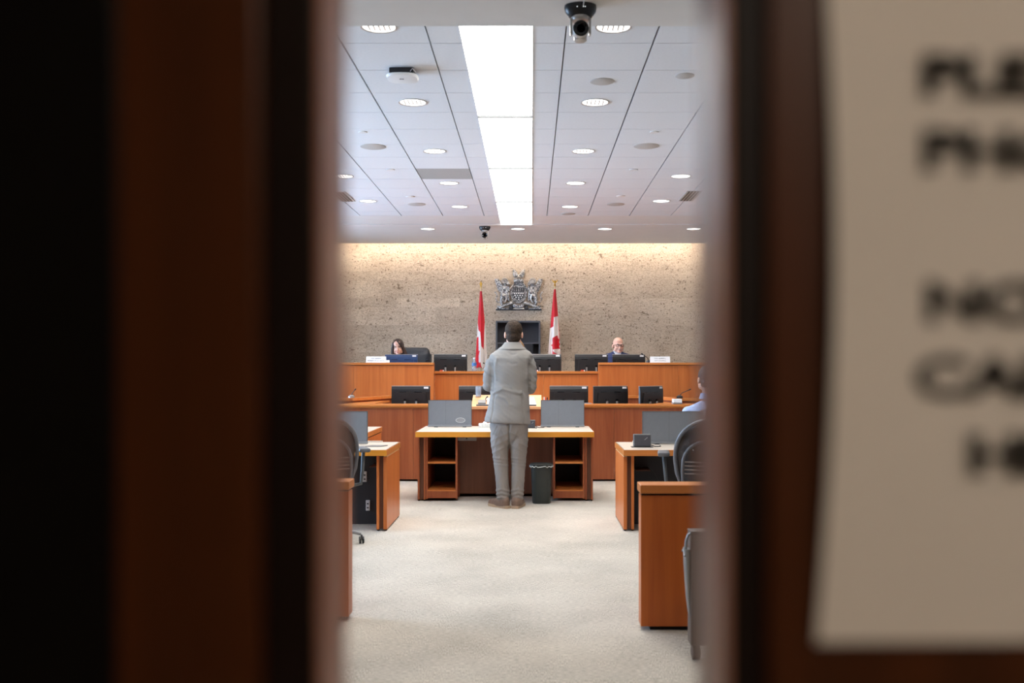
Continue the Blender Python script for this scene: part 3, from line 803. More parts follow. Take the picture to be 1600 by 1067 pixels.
# ================================================================== SCREENS
def make_monitor(blue=False):
    t = thing('monitor', '', 'monitor')
    w, h = .24, .285; z0 = .115
    bm = B(); prism(bm, [(.018, z0), (-.002, z0), (-.006, z0+.01), (-.006, z0+h-.07), (-.003, z0+h-.04), (.005, z0+h-.012), (.010, z0+h), (.018, z0+h)], -w, w, 'x'); b = obj('back_shell', bm, 'blue_lit_shell' if blue else 'black_plastic', t)
    bm = B(); prism(bm, [(-.2, z0+.03), (.2, z0+.03), (.18, z0+h-.08), (-.18, z0+h-.08)], -.022, -.003, 'y'); obj('rear_bulge', bm, 'blue_lit_shell' if blue else 'black_plastic', b)
    bm = B(); box(bm, -w, w, .008, .019, z0+h-.003, z0+h+.003, .001); obj('top_edge', bm, 'silver', b)
    bm = B()
    for x in (-.1, .09): box(bm, x-.045, x+.045, -.0075, -.003, z0+h-.078, z0+h-.072)
    obj('vent', bm, 'black_gloss', b)
    for x in (-.07, .07):
        bm = B(); box(bm, x-.011, x+.011, -.045, -.022, .012, z0+.10, .004); p = obj('stand_post', bm, 'grey_mid', t, True)
        bm = B(); tube(bm, [(x, -.022, z0+.11), (x, -.04, z0+.11)], .016, 12); obj('hinge', bm, 'black_gloss', p, True)
    bm = B(); box(bm, -.13, .13, -.10, .08, 0, .012, .005); obj('base', bm, 'black_plastic', t)
    bm = B(); box(bm, w-.078, w-.022, -.0085, -.004, z0+h-.032, z0+h-.010); obj('sticker', bm, 'white_plastic', t)
    bm = B(); box(bm, -.155, -.11, -.026, -.020, z0+.025, z0+.06); obj('red_label', bm, 'red_label', t)
    bm = B(); box(bm, -.11, -.095, -.026, -.020, z0+.025, z0+.06); obj('white_label', bm, 'white_plastic', t)
    bm = B(); tube(bm, [(w-.02, -.008, z0+.06), (w-.05, -.035, z0+.035), (.1, -.05, z0+.05), (.06, -.07, .04), (.05, -.09, .016)], .004, 6); obj('cable', bm, 'black_plastic', t, True)
    return t
MON = make_monitor(); mon_first = [True]
def monitor(px, D, zbase, rz, label, group):
    loc = (PX(px, D), D, zbase)
    if mon_first[0]:
        mon_first[0] = False; MON.location = loc; MON.rotation_euler = (0, 0, rz); MON['label'] = label; MON['group'] = group; return MON
    return dup(MON, loc, rz, label, group)
G1, G2 = 'black monitors on the clerk bench', 'black monitors on the council dais'
monitor(642, 12.40, .73, 0, 'leftmost black monitor on the clerk bench, near left aisle', G1)
monitor(747, 12.40, .73, 0, 'black monitor on the clerk bench half hidden behind the standing man', G1)
monitor(889, 12.40, .73, 0, 'black monitor on the clerk bench just right of the lectern', G1)
monitor(954.5, 12.35, .73, .42, 'black turned monitor on the clerk bench, second from the right', G1)
monitor(1018, 12.30, .73, .82, 'rightmost black monitor on the clerk bench, strongly turned', G1)
monitor(704, 14.38, 1.15, 0, 'black monitor on the dais left of the left flag', G2)
monitor(851, 14.38, 1.15, 0, 'black monitor on the dais below the right flag', G2)
monitor(924, 14.40, 1.15, 0, 'black monitor on the dais partly behind the right wing edge', G2)
monitor(982.5, 14.62, 1.15, 0, 'black monitor top edge in front of the bald man', G2)
bl = make_monitor(True); bl.location = (PX(627, 14.58), 14.58, 1.15)
tag(bl, 'blue-lit monitor top edge in front of the dark haired woman', 'monitor', G2)

# flat grey displays standing on the tables
def make_display(w=.47, h=.27):
    t = thing('display_screen', '', 'display')
    bm = B(); box(bm, -w/2, w/2, -.006, .014, .022, .022+h, .004); b = obj('panel', bm, 'grey_panel', t)
    bm = B(); box(bm, -w/2-.004, w/2+.004, -.014, .02, .004, .024, .004); obj('bottom_bar', bm, 'bar_grey', t)
    bm = B()
    for x in (-.15, .16): box(bm, x-.02, x+.02, -.03, .05, 0, .006, .002)
    obj('foot', bm, 'black_plastic', t)
    bm = B(); box(bm, -.045, -.0435, -.0068, -.005, .03, .02+h); obj('seam', bm, 'grey_dark', b)
    bm = B(); fr = .004
    box(bm, -w/2-.001, -w/2+fr, -.008, .015, .02, .023+h); box(bm, w/2-fr, w/2+.001, -.008, .015, .02, .023+h); box(bm, -w/2-.001, w/2+.001, -.008, .015, .018+h, .0235+h)
    obj('rim', bm, 'grey_dark', b)
    return t
GD = 'grey displays on the tables'
ds = make_display()
oval = B(); lathe(oval, [(.055, -.0075), (.055, -.006)], (.115, 0, .075), 28, 'y', sx=1., sy=.52); ov = obj('oval_sticker', oval, 'bar_grey', ds)
tube(bm := B(), [(.115+.05*math.cos(a*PI/12), -.0078, .075+.025*math.sin(a*PI/12)) for a in range(24)], .0012, 6, True); obj('oval_ring', bm, 'white_plastic', ov)
D = 10.82
tag(ds, 'grey display with an oval sticker on left half of centre desk', 'display', GD); ds.location = (PX(703, D), D, ZT)
d2_ = make_display(); tag(d2_, 'plain grey display on right half of centre desk', 'display', GD); d2_.location = (PX(879, D), D, ZT)
tube(bm := B(), [(-.1, .02, .3), (-.05, -.012, .297), (0, .02, .3), (-.08, .1, .33)], .005, 6)
obj('cable', bm, 'bar_grey', d2_, loc=None) if False else bm.free()
d3 = make_display(.56, .27); tag(d3, 'wide grey display on the right side table behind mesh chair', 'display', GD); d3.location = (PX(1053, 8.86), 8.86, trz)
d4 = make_display(.56, .27); tag(d4, 'grey display on the left side table near left door edge', 'display', GD); d4.location = (PX(525, 8.86), 8.86, tlz)

# ================================================================== CHAIRS
def make_task_chair(name):
    """mesh-backed swivel chair, front towards -Y, floor at 0"""
    t = thing(name, '', 'chair')
    bm = B(); lathe(bm, [(.035, .07), (.035, .12), (.028, .13), (.025, .40), (.05, .42)], n=16); obj('column', bm, 'grey_dark', t, True)
    for k in range(5):
        a = 2*PI*k/5+.3; c, s = math.cos(a), math.sin(a)
        bm = B(); tube(bm, [(c*.03, s*.03, .115), (c*.16, s*.16, .11), (c*.31, s*.31, .075)], [.024, .018, .013], 8); g = obj('base_leg', bm, 'bar_grey', t, True)
        bm = B()
        for q in (-.012, .012): lathe(bm, [(.018, q-.008), (.028, q-.006), (.028, q+.006), (.018, q+.008)], (c*.315, s*.315, .028), 14, 'x')
        box(bm, c*.315-.004, c*.315+.004, s*.315-.02, s*.315+.02, .03, .07)
        obj('caster', bm, 'black_plastic', g, True)
    # seat pan: rounded, with a waterfall front
    bm = B(); rings = []
    loft(bm, [(.44, 0, 0, .20, .19), (.455, 0, 0, .25, .235), (.475, 0, 0, .255, .24), (.485, 0, 0, .24, .225)], 28, 2.8); obj('seat', bm, 'mesh_black', t, True)
    # back: an arch of tube, a mesh skin inside it, a lumbar loop with ribs
    def backy(z): return .25+.10*((z-.5)/.5)**1.5 if z > .5 else .25
    arch = []
    for k in range(25):
        a = PI*k/24; x = .245*math.cos(a); zz = .70+.29*math.sin(a)**.8
        arch.append((x, backy(zz)-.10*(abs(x)/.245)**2*.6, zz))
    arch = [(.20, .215, .50), (.232, .215, .60)]+arch+[(-.232, .215, .60), (-.20, .215, .50)]
    bm = B(); tube(bm, arch, .015, 8, True); obj('back_frame', bm, 'chair_grey', t, True)
    bm = B(); nn = 12; mm = 14; G = []
    for j in range(mm+1):
        zz = .51+.47*j/mm
        half = .225 if zz < .72 else .24*math.sqrt(max(.02, 1-((zz-.70)/.29)**2))
        G.append([[bm.verts.new((half*(2*i/nn-1), backy(zz)-.06*(2*i/nn-1)**2+e, zz)) for i in range(nn+1)] for e in (0, .006)])
    for e in (0, 1):
        for j in range(mm):
            for i in range(nn):
                q = [G[j][e][i], G[j][e][i+1], G[j+1][e][i+1], G[j+1][e][i]]; bm.faces.new(q if e == 0 else q[::-1])
    obj('back_mesh', bm, 'mesh_black', t, True)
    lo = [(.195*math.cos(PI*k/14), backy(.6)+.045-.03*math.cos(PI*k/14)**2, .62+.22*math.sin(PI*k/14)**.7) for k in range(15)]
    bm = B(); tube(bm, [(.19, .27, .47)]+lo+[(-.19, .27, .47)], .011, 8); lp = obj('lumbar_frame', bm, 'chair_grey', t, True)
    for k in range(4):
        zz = .60+.028*k; bm = B(); tube(bm, [(-.18, .27, zz), (-.09, .30, zz), (0, .31, zz), (.09, .30, zz), (.18, .27, zz)], .006, 6); obj('lumbar_rib', bm, 'lumbar', lp, True)
    bm = B(); tube(bm, [(0, .05, .43), (0, .22, .43), (0, .31, .50), (0, .30, .62)], .022, 8); obj('back_spine', bm, 'grey_dark', t, True)
    for s in (-1, 1):
        bm = B(); tube(bm, [(s*.20, .06, .44), (s*.30, .06, .46), (s*.31, .07, .56), (s*.325, .02, .71)], .014, 8); ar = obj('arm_post', bm, 'grey_dark', t, True)
        bm = B(); box(bm, s*.325-.045, s*.325+.045, -.13, .11, .705, .737, .014); obj('arm_pad', bm, 'chair_grey', ar, True)
    return t
tc = make_task_chair('task_chair'); tc.location = (1.315, 7.42, 0); tc.rotation_euler = (0, 0, PI*1.0+.0)
tag(tc, 'grey mesh-backed swivel chair at the right side table', 'chair', 'mesh swivel chairs')
tc.rotation_euler = (0, 0, 0)
# its back faces the camera: turn the front to +Y
tc.rotation_euler = (0, 0, PI-.12)
dup(tc, (-1.63, 7.72, 0), PI+.33, 'grey swivel chair at the left side table, only its arm and one caster showing', 'mesh swivel chairs')
dup(tc, (1.70, 9.52, 0), PI, 'swivel chair under the person in light blue shirt', 'mesh swivel chairs')

def make_exec_chair(name='executive_chair', k_=1.):
    t = thing(name, '', 'chair')
    bm = B(); lathe(bm, [(.03, .05), (.03, .40), (.06, .43)], n=14); obj('column', bm, 'black_plastic', t, True)
    for k in range(5):
        a = 2*PI*k/5; c, s = math.cos(a), math.sin(a); bm = B(); tube(bm, [(c*.02, s*.02, .09), (c*.3, s*.3, .06)], [.022, .014], 8); lathe(bm, [(.02, 0), (.026, .012), (.026, .036), (.02, .05)], (c*.3, s*.3, 0), 12); obj('base_leg', bm, 'black_plastic', t, True)
    bm = B(); loft(bm, [(.43, 0, 0, .22, .22), (.46, 0, 0, .27, .26), (.51, 0, 0, .27, .26), (.53, 0, 0, .24, .23)], 28, 3); obj('seat', bm, 'leather', t, True)
    bm = B()   # padded back: rounded top corners, thick
    for i in range(7):
        pass
    loft(bm, [(.50, 0, .24, .22, .05), (.56, 0, .25, .26, .07), (.72, 0, .27, .27, .075), (.98, 0, .29, .27, .08), (1.16, 0, .30, .262, .075), (1.225, 0, .305, .245, .06), (1.26, 0, .305, .205, .03)], 32, 3.4)
    for v in bm.verts: v.co.z = .5+(v.co.z-.5)*k_
    bk = obj('backrest', remesh(bm, .014, 4), 'leather', t, True, sharp=80)
    bm = B()
    for k in range(5 if k_ == 1 else 2):
        for s in (-1, 1): tube(bm, [(s*.262, .21, .94+.04*k), (s*.225, .198, .945+.04*k), (s*.18, .205, .935+.04*k)], [.004, .009, .003], 8)
    obj('pucker', bm, 'leather', bk, True)
    bm = B(); box(bm, -.285, .285, .34, .385, .60, .5+.66*k_, .02); obj('back_shell', bm, 'black_plastic', t, True)
    for s in (-1, 1):
        bm = B(); tube(bm, [(s*.27, .18, .46), (s*.31, .16, .62), (s*.31, -.1, .66)], .02, 8); box(bm, s*.31-.035, s*.31+.035, -.14, .15, .655, .69, .012); obj('armrest', bm, 'black_plastic', t, True)
    return t
ex = make_exec_chair(); D = 15.75
ex.location = (PX(647, D), D, PLAT); ex.rotation_euler = (0, 0, .12)
tag(ex, 'black padded leather armchair behind the dark haired woman', 'chair', 'leather armchairs')
ex.location.z = PLAT
lowc = make_exec_chair(k_=.66); lowc.location = (PX(965, 15.9), 15.98, PLAT); tag(lowc, 'black leather armchair under the bald man in navy', 'chair', 'leather armchairs')
dup(lowc, (PX(806, 15.9), 15.98, PLAT), 0, 'black leather armchair behind the standing man at dais centre', 'leather armchairs')

# ================================================================== BACK WALL: cabinet, flags, crest
c = thing('wall_cabinet', 'dark grey open cabinet against the stone wall behind the standing man', 'cabinet', (PX(809, 17.), 17., PLAT))
D = 16.85; a, b = PX(774.5, D), PX(844.5, D); zt_ = PZ(501, D); th = .028
obj('side_board', box(B(), a, a+th, D, YB-.004, PLAT, zt_), 'shelf_grey', c); obj('side_board', box(B(), b-th, b, D, YB-.004, PLAT, zt_), 'shelf_grey', c)
obj('top_board', box(B(), a+th, b-th, D, YB-.004, zt_-th, zt_), 'shelf_grey', c)
obj('back_board', box(B(), a+th, b-th, YB-.03, YB-.005, PLAT, zt_-th), 'shelf_inside', c)
obj('shelf', box(B(), a+th, b-th, D+.03, YB-.03, PZ(537, D), PZ(535, D)), 'shelf_grey', c)
obj('lower_door', box(B(), a+th, (a+b)/2, D+.02, D+.04, PLAT, PZ(537, D)-.002), 'shelf_dark', c)
obj('lower_door', box(B(), (a+b)/2+.002, b-th-.1, D+.02, D+.04, PLAT, PZ(537, D)-.002), 'shelf_dark', c)

def flag(px, D, py_top, py_f0, py_f1, wtop, wbot, lean, label, white, fin, seed):
    """cloth gathered along a pole: a closed, pleated, flattened tube; colour printed by flag position (pixel polygons mapped to cloth)"""
    x = PX(px, D); t = thing('flag', label, 'flag', (x, D, PLAT), 'national flags on poles')
    lathe(bm := B(), [(.16, PLAT), (.16, PLAT+.02), (.05, PLAT+.05), (.03, PLAT+.10)], (x, D, 0), 24); obj('pole_base', bm, 'gold', t, True)
    tube(bm := B(), [(x, D, PLAT+.05), (x, D, PZ(py_top, D)-.10)], .012, 10); obj('pole', bm, 'pole_white', t, True)
    zt0 = PZ(py_top, D)
    bm = B()
    if fin == 'spear': lathe(bm, [(.010, zt0-.14), (.018, zt0-.10), (.010, zt0-.09), (.024, zt0-.045), (.002, zt0)], (x, D, 0), 12, sy=.4)
    else:
        lathe(bm, [(.010, zt0-.12), (.02, zt0-.10), (.008, zt0-.085), (.018, zt0-.05), (.006, zt0-.02)], (x, D, 0), 12)
        for s in (-1, 1): prism(bm, [(x, zt0-.075), (x+s*.03, zt0-.05), (x+s*.055, zt0-.005), (x+s*.03, zt0-.02), (x+s*.008, zt0-.04)], D-.008, D+.008, 'y')
    obj('finial', bm, 'gold', t, True)
    rnd = random.Random(seed)
    n, m = 200, 200; bm = B(); R = []
    for j in range(m+1):
        v = j/m; py = py_f0+(py_f1-py_f0)*v
        hl, hr = wtop+(wbot[0]-wtop)*v**.85, wtop+(wbot[1]-wtop)*v**.85
        row = []
        for i in range(n):
            a_ = 2*PI*i/n; cx_ = math.cos(a_); xx = (hr*cx_ if cx_ > 0 else hl*cx_)
            pl = (.018+.032*v)*math.sin(xx*.62*(1.2-.3*v)+seed)+.012*v*math.sin(xx*1.3+2*seed)
            yy_ = (.015+.05*v)*math.sin(a_)
            zj = PZ(py, D)-(0 if v < 1 else .012*math.sin(xx*.7))
            row.append(bm.verts.new((PX(px+xx+lean*v, D), D+yy_-pl-.03*v, zj)))
        R.append(row)
    def inside(q, poly):
        r = False; j = len(poly)-1
        for i in range(len(poly)):
            if (poly[i][1] > q[1]) != (poly[j][1] > q[1]) and q[0] < (poly[j][0]-poly[i][0])*(q[1]-poly[i][1])/(poly[j][1]-poly[i][1])+poly[i][0]: r = not r
            j = i
        return r
    for j in range(m):
        for i in range(n):
            f = bm.faces.new((R[j][i], R[j][(i+1) % n], R[j+1][(i+1) % n], R[j+1][i]))
            cc = f.calc_center_median(); q = (cc.x*F/D+830, 573-(cc.z-CH)*F/D)
            w_ = 0
            for col, poly in white:
                if inside(q, poly): w_ = col
            f.material_index = w_
    bm.faces.new(R[0]); bm.faces.new(R[-1][::-1])
    bmesh.ops.recalc_face_normals(bm, faces=bm.faces)
    obj('cloth', bm, ['flag_red', 'flag_white'], t, True)
    return t
def fl(px0, pts): return [(px0+a/6.667, 430+b/6.667) for a, b in pts]
flag(751.5, 16.2, 439, 455, 574, 1.4, (9, 11), 0, 'red and white maple leaf flag left of the crest', [
    (1, fl(735, [(60, 480), (75, 485), (85, 575), (105, 590), (118, 740), (140, 775), (148, 500), (200, 480), (200, 1000), (130, 990), (108, 905), (95, 930), (88, 900), (85, 640), (50, 660), (30, 700)])),
    (0, fl(735, [(85, 790), (104, 784), (95, 810), (90, 830), (84, 815)])), (0, fl(735, [(92, 905), (115, 925), (100, 940), (85, 930)]))], 'spear', 1.3)
flag(867, 16.2, 436, 452, 572, 1.4, (12, 10), 0, 'red and white maple leaf flag right of the crest', [
    (1, fl(845, [(30, 600), (85, 560), (130, 535), (135, 440), (178, 425), (185, 560), (192, 670), (200, 690), (205, 900), (40, 900)])),
    (0, fl(845, [(120, 655), (172, 625), (178, 655), (196, 672), (190, 700), (200, 720), (190, 745), (202, 765), (150, 770), (120, 778), (132, 800), (180, 825), (170, 840), (118, 838), (120, 740), (103, 730), (120, 720)]))], 'eagle', 2.2)

# ---- pewter crest
SK = .1*10/12.55*YB/F
def K(a, b): return (PX(760, YB)+a/12.55*YB/F, CH+(573-(410+b/12.55))*YB/F)
crest = thing('coat_of_arms', 'pewter coat of arms with winged rams mounted on the stone wall', 'crest', (K(635, 0)[0], YB-.01, K(0, 920)[1]))
def kr(name, pts, t, mat='pewter', y=YB-.006, mirror=None, parent=crest, inset=.3):
    bm = B(); relief(bm, [K(1270-a if mirror else a, b) for a, b in pts], y, t, inset); return obj(name, bm, mat, parent)
def ring(a, b, ra, rb, n=30): return [(a+ra*math.cos(2*PI*k/n), b+rb*math.sin(2*PI*k/n)) for k in range(n)]
kr('belt', ring(635, 590, 170, 215, 40), .03, 'pewter', inset=.06)
bd = B()
for k in range(46):
    a_ = 2*PI*k/46; q = K(635+158*math.cos(a_), 590+200*math.sin(a_)); ell(bd, (q[0], YB-.042, q[1]), (.011, .008, .011), u=8, v=6)
obj('belt_bead', bd, 'pewter', crest, True)
bd = B()
for k in range(34):
    a_ = 2*PI*k/34; q = K(635+132*math.cos(a_), 590+172*math.sin(a_)); ell(bd, (q[0], YB-.042, q[1]), (.008, .007, .008), u=8, v=6)
obj('belt_bead', bd, 'pewter', crest, True)
sh = kr('shield', [(530, 495), (740, 495), (742, 640), (720, 690), (680, 725), (635, 755), (590, 725), (550, 690), (528, 640)], .02, 'pewter_dark', YB-.03, inset=.04)
bd = B()
for r_, xs_ in ((612, (552, 592, 635, 677, 718)), (653, (563, 612, 659, 706)), (690, (583, 635, 685)), (728, (635,))):
    for a_ in xs_: q = K(a_, r_); lathe(bd, [(.013, YB-.049), (.013, YB-.055), (.009, YB-.058)], (q[0], 0, q[1]), 12, 'y')
obj('roundel', bd, 'white_plastic', sh, True)
bd = B()
for x0_ in (550, 590, 670, 712):
    for z0_ in (525, 558): q = K(x0_, z0_); lathe(bd, [(.009, YB-.049), (.009, YB-.055)], (q[0], 0, q[1]), 8, 'y')
q0, q1 = K(628, 515), K(642, 575); box(bd, q0[0], q1[0], YB-.056, YB-.049, q1[1], q0[1])
q0, q1 = K(530, 585), K(740, 595); box(bd, q0[0], q1[0], YB-.054, YB-.049, q1[1], q0[1])
obj('chief_charge', bd, 'pewter', sh)
kr('crown', [(540, 395), (730, 395), (735, 330), (705, 345), (690, 315), (665, 345), (635, 305), (605, 345), (580, 315), (565, 345), (535, 330)], .05)
kr('crown_band', [(540, 378), (730, 378), (728, 400), (542, 400)], .056, 'pewter_dark')
for mi in (None, True):
    lf = kr('maple_leaf', [(660, 305), (620, 262), (600, 285), (585, 300), (550, 300), (535, 262), (515, 225), (525, 200), (508, 175), (525, 160), (515, 130), (550, 150), (575, 150), (580, 180), (610, 190), (605, 215), (632, 240), (636, 252), (672, 298)], .03 if mi else .036, mirror=mi)
    bm = B(); p0, p1 = K(1270-665 if mi else 665, 300), K(1270-530 if mi else 530, 145); tube(bm, [(p0[0], YB-.043, p0[1]), (p1[0], YB-.04, p1[1])], .006, 6); obj('vein', bm, 'silver', lf)
    # winged ram supporter
    kr('wing', [(330, 600), (270, 585), (225, 530), (195, 440), (160, 345), (205, 380), (180, 310), (235, 365), (220, 300), (285, 390), (300, 450), (350, 480)], .035, mirror=mi)
    bm = B()
    for k in range(4):
        p0, p1 = K(*( (1270-(165+22*k)) if mi else 165+22*k, 322+4*k)), K(*((1270-(245+28*k)) if mi else 245+28*k, 430+16*k)); tube(bm, [(p0[0], YB-.034, p0[1]), (p1[0], YB-.044, p1[1])], [.005, .012], 8)
    for k in range(4):
        p0, p1 = K(*((1270-(215+10*k)) if mi else 215+10*k, 470+32*k)), K(*((1270-(330)) if mi else 330, 490+30*k)); tube(bm, [(p0[0], YB-.036, p0[1]), (p1[0], YB-.044, p1[1])], [.006, .012], 8)
    obj('feather', bm, 'pewter', crest, True)
    kr('ram_body', [(330, 450), (400, 440), (440, 520), (455, 640), (450, 760), (420, 750), (400, 690), (330, 720), (330, 800), (275, 830), (265, 700), (285, 590)], .055, mirror=mi)
    kr('ram_head', [(310, 400), (330, 345), (400, 330), (440, 380), (470, 430), (440, 450), (390, 425), (360, 470)], .06, mirror=mi)
    sp = []
    for k in range(16):
        a_ = .3+k*2*PI*1.15/15; r_ = 62-2.4*k; q = K(*((1270-(355+r_*math.cos(a_))) if mi else 355+r_*math.cos(a_), 372-r_*math.sin(a_)*.95)); sp.append((q[0], YB-.058-.0008*k, q[1]))
    bm = B(); tube(bm, sp, [.013-.0005*k for k in range(16)], 8); obj('ram_horn', bm, 'silver', crest, True)
    def seg(name, pts, rs, mat='pewter'):
        bm = B(); pp = [K(1270-a if mi else a, b) for a, b in pts]; tube(bm, [(p[0], YB-.05, p[1]) for p in pp], rs, 8); return obj(name, bm, mat, crest, True)
    seg('foreleg', [(430, 470), (445, 560), (470, 520), (520, 470)], [.02, .014, .012, .014])
    seg('foreleg', [(400, 560), (420, 660), (440, 740)], [.022, .016, .014])
    seg('hind_leg', [(330, 660), (380, 640), (400, 720), (360, 790)], [.03, .03, .018, .016], 'silver')
    seg('hind_leg', [(300, 680), (290, 770), (310, 840)], [.03, .018, .016])
    seg('tail', [(275, 780), (215, 780), (185, 720), (215, 660), (195, 610), (165, 580)], [.009, .010, .010, .010, .009, .012])
    kr('scroll_arm', [(250, 880), (270, 850), (500, 765), (545, 790), (520, 815), (330, 880), (260, 905)], .05, 'pewter', mirror=mi)
    kr('scroll_end', [(185, 920), (205, 885), (235, 900), (200, 850), (260, 850), (270, 900), (420, 895), (440, 920)], .035, mirror=mi)
    kr('scroll_fold', [(440, 920), (455, 850), (500, 840), (535, 900), (500, 925)], .045, 'pewter_dark', mirror=mi)
kr('motto_scroll', [(515, 840), (560, 815), (600, 835), (635, 842), (670, 835), (710, 815), (755, 840), (735, 880), (635, 900), (535, 880)], .06)
kr('motto_base', [(500, 920), (540, 890), (635, 905), (730, 890), (770, 920)], .04, 'silver')
obj('base_bar', box(B(), K(185, 0)[0], K(1085, 0)[0], YB-.03, YB-.004, K(0, 940)[1], K(0, 918)[1]), 'pewter_dark', crest)

# ================================================================== SMALL THINGS
def nameplate(px, label, l1, l2):
    D = 13.82; Zw = PZ(566.5, 13.8); x = PX(px, D)
    t = thing('name_plate', label, 'sign', (x, D+.02, Zw), 'name plates')
    prism(bm := B(), [(D-.02, Zw), (D+.05, Zw), (D+.02, Zw+.085), (D+.014, Zw+.085)], x-.137, x+.137, 'x'); obj('card', bm, 'white_plastic', t)
    n = Vector((0, -.085, -.034*-1)).normalized()
    for s, z, sz in ((l1, .052, .022), (l2, .02, .023)):
        bm = text_mesh(s, sz, .0001); f = (z)/.085
        bmesh.ops.transform(bm, matrix=Matrix.Translation((x, D-.02+.034*f-.0012, Zw+z)) @ Matrix.Rotation(math.atan2(.085, .034), 4, 'X'), verts=bm.verts)
        obj('lettering', bm, 'grey_ink', t)
nameplate(587.5, 'white name plate on the dais left of the dark haired woman', 'HON. MEMBER', 'MEMBER OF COUNCIL')
nameplate(1031.5, 'white name plate on the dais right of the bald man', 'HON. MEMBER J.', 'CITY COUNCIL')
# second small card by the woman
D = 13.84; x = PX(605.5, D); Zw = PZ(566.5, 13.8)
prism(bm := B(), [(D-.015, Zw), (D+.035, Zw), (D+.012, Zw+.035)], x-.02, x+.025, 'x'); o = obj('paper_card', bm, 'white_plastic', None, loc=(x, D, Zw)); tag(o, 'tiny folded white card beside the left name plate', 'card')

# waste bin at the desk
D = 10.02; x = PX(846, D)
wbn = thing('waste_bin', 'dark green plastic waste bin with clear liner under the desk', 'bin', (x, D, 0))
loft(bm := B(), [(0, x, D, .088, .07), (.01, x, D, .092, .074), (.37, x, D, .108, .09)], 28, 3.2); obj('body', bm, 'bin_green', wbn, True)
loft(bm := B(), [(.365, x, D, .112, .094), (.37, x, D, .115, .097), (.395, x, D, .115, .097), (.40, x, D, .108, .09)], 28, 3.2); obj('rim', bm, 'bin_green', wbn, True)
bm = B(); pts = []
for k in range(40):
    a_ = 2*PI*k/40; cx_, sx_ = math.cos(a_), math.sin(a_)
    pts.append((x+.117*math.copysign(abs(cx_)**.62, cx_), D+.099*math.copysign(abs(sx_)**.62, sx_), .372+.008*math.sin(k*2.3)))
tube(bm, pts, .004, 6, True); obj('liner', bm, 'liner', wbn, True)

# grey wheeled bin at the lower right, mostly behind the door edge
D = 4.62; xw = PX(1079, D)
gb = thing('mobile_caddy', 'brown grey wheeled caddy with hanging pouch beside the right door edge', 'cart', (xw+.2, D+.045, 0))
box(bm := B(), xw, xw+.42, D, D+.09, .075, .60, .006); obj('body', bm, 'bin_grey', gb)
box(bm := B(), xw-.001, xw+.421, D-.002, D+.092, .60, .606, .002); obj('top', bm, 'bin_grey', gb)
loft(bm := B(), [(.22, xw-.001, D+.045, .003, .03), (.30, xw-.006, D+.045, .008, .036), (.42, xw-.010, D+.045, .012, .04), (.52, xw-.012, D+.045, .014, .042)], 24, 3); po = obj('pouch', bm, 'grey_mid', gb, True)
tube(bm := B(), [(xw-.026, D+.004, .49), (xw-.027, D+.045, .515), (xw-.026, D+.085, .50)], .004, 8); obj('pouch_rim', bm, 'bar_grey', po, True)
tube(bm := B(), [(xw-.02, D+.02, .52), (xw-.018, D+.015, .56), (xw-.008, D+.012, .59), (xw+.02, D+.01, .603)], .007, 8); obj('handle', bm, 'bar_grey', gb, True)
for px_ in (xw+.03, xw+.38):
    for yq in (D+.045,):
        lathe(bm := B(), [(.02, px_-.02), (.036, px_-.016), (.036, px_+.016), (.02, px_+.02)], (0, yq, .036), 18, 'x'); box(bm, px_-.008, px_+.008, yq-.02, yq+.02, .03, .078, .002); obj('caster', bm, 'bin_grey', gb, True)

# things on the desk, lectern and dais
D = 10.75
o = thing('tissue_box', 'small patterned white tissue box on desk left of the standing man', 'box', (PX(759, D), D, ZT))
x = PX(759, D); box(bm := B(), x-.075, x+.05, D-.05, D+.05, ZT, ZT+.045, .004); obj('carton', bm, 'carton', o)
lathe(bm := B(), [(.03, ZT+.045), (.02, ZT+.05), (.012, ZT+.065)], (x-.01, D, 0), 10, sy=.5); obj('tissue', bm, 'white_plastic', o)
def small_speaker(px, D, w, h, z, label):
    x = PX(px, D); t = thing('desk_speaker_box', label, 'device', (x, D, z), 'dark speaker boxes on the tables')
    box(bm := B(), x-w/2, x+w/2, D-.012, D+.06, z+.006, z+.006+h, .005); b_ = obj('body', bm, 'grey_dark', t)
    box(bm := B(), x-w/2+.006, x+w/2-.006, D-.0135, D-.011, z+.014, z+h-.002, .0008); obj('grille', bm, 'shelf_inside', b_)
    tube(bm := B(), [(x+w*.12, D-.015, z+h*.62), (x+w*.2, D-.015, z+h*.7), (x+w*.3, D-.015, z+h*.82)], .003, 6); obj('badge', bm, 'bar_grey', b_)
    box(bm := B(), x-w/2-.02, x+w/2+.02, D-.02, D+.07, z, z+.006, .002); obj('base', bm, 'black_plastic', t)
    tube(bm := B(), [(x+w/2, D+.03, z+.02), (x+w/2+.04, D+.02, z+.006), (x+w/2+.09, D+.04, z+.006), (x+w/2+.1, D+.16, z+.006)], .004, 6); obj('cable', bm, 'black_plastic', t, True)
small_speaker(1003.5, 8.52, .145, .105, trz, 'dark grey speaker box on the right side table')
small_speaker(829, 10.62, .10, .08, ZT, 'dark grey speaker box on the centre desk right of the standing man')
# tablet on the left table
D = 8.62; x = PX(588, D)
prism(bm := B(), [(x-.09, D-.06), (x+.05, D-.06), (x+.09, D+.06), (x-.05, D+.06)], tlz, tlz+.008); o = obj('document_folder', bm, 'grey_mid', None, loc=(x, D, tlz)); tag(o, 'thin grey folder lying on the left side table', 'folder')
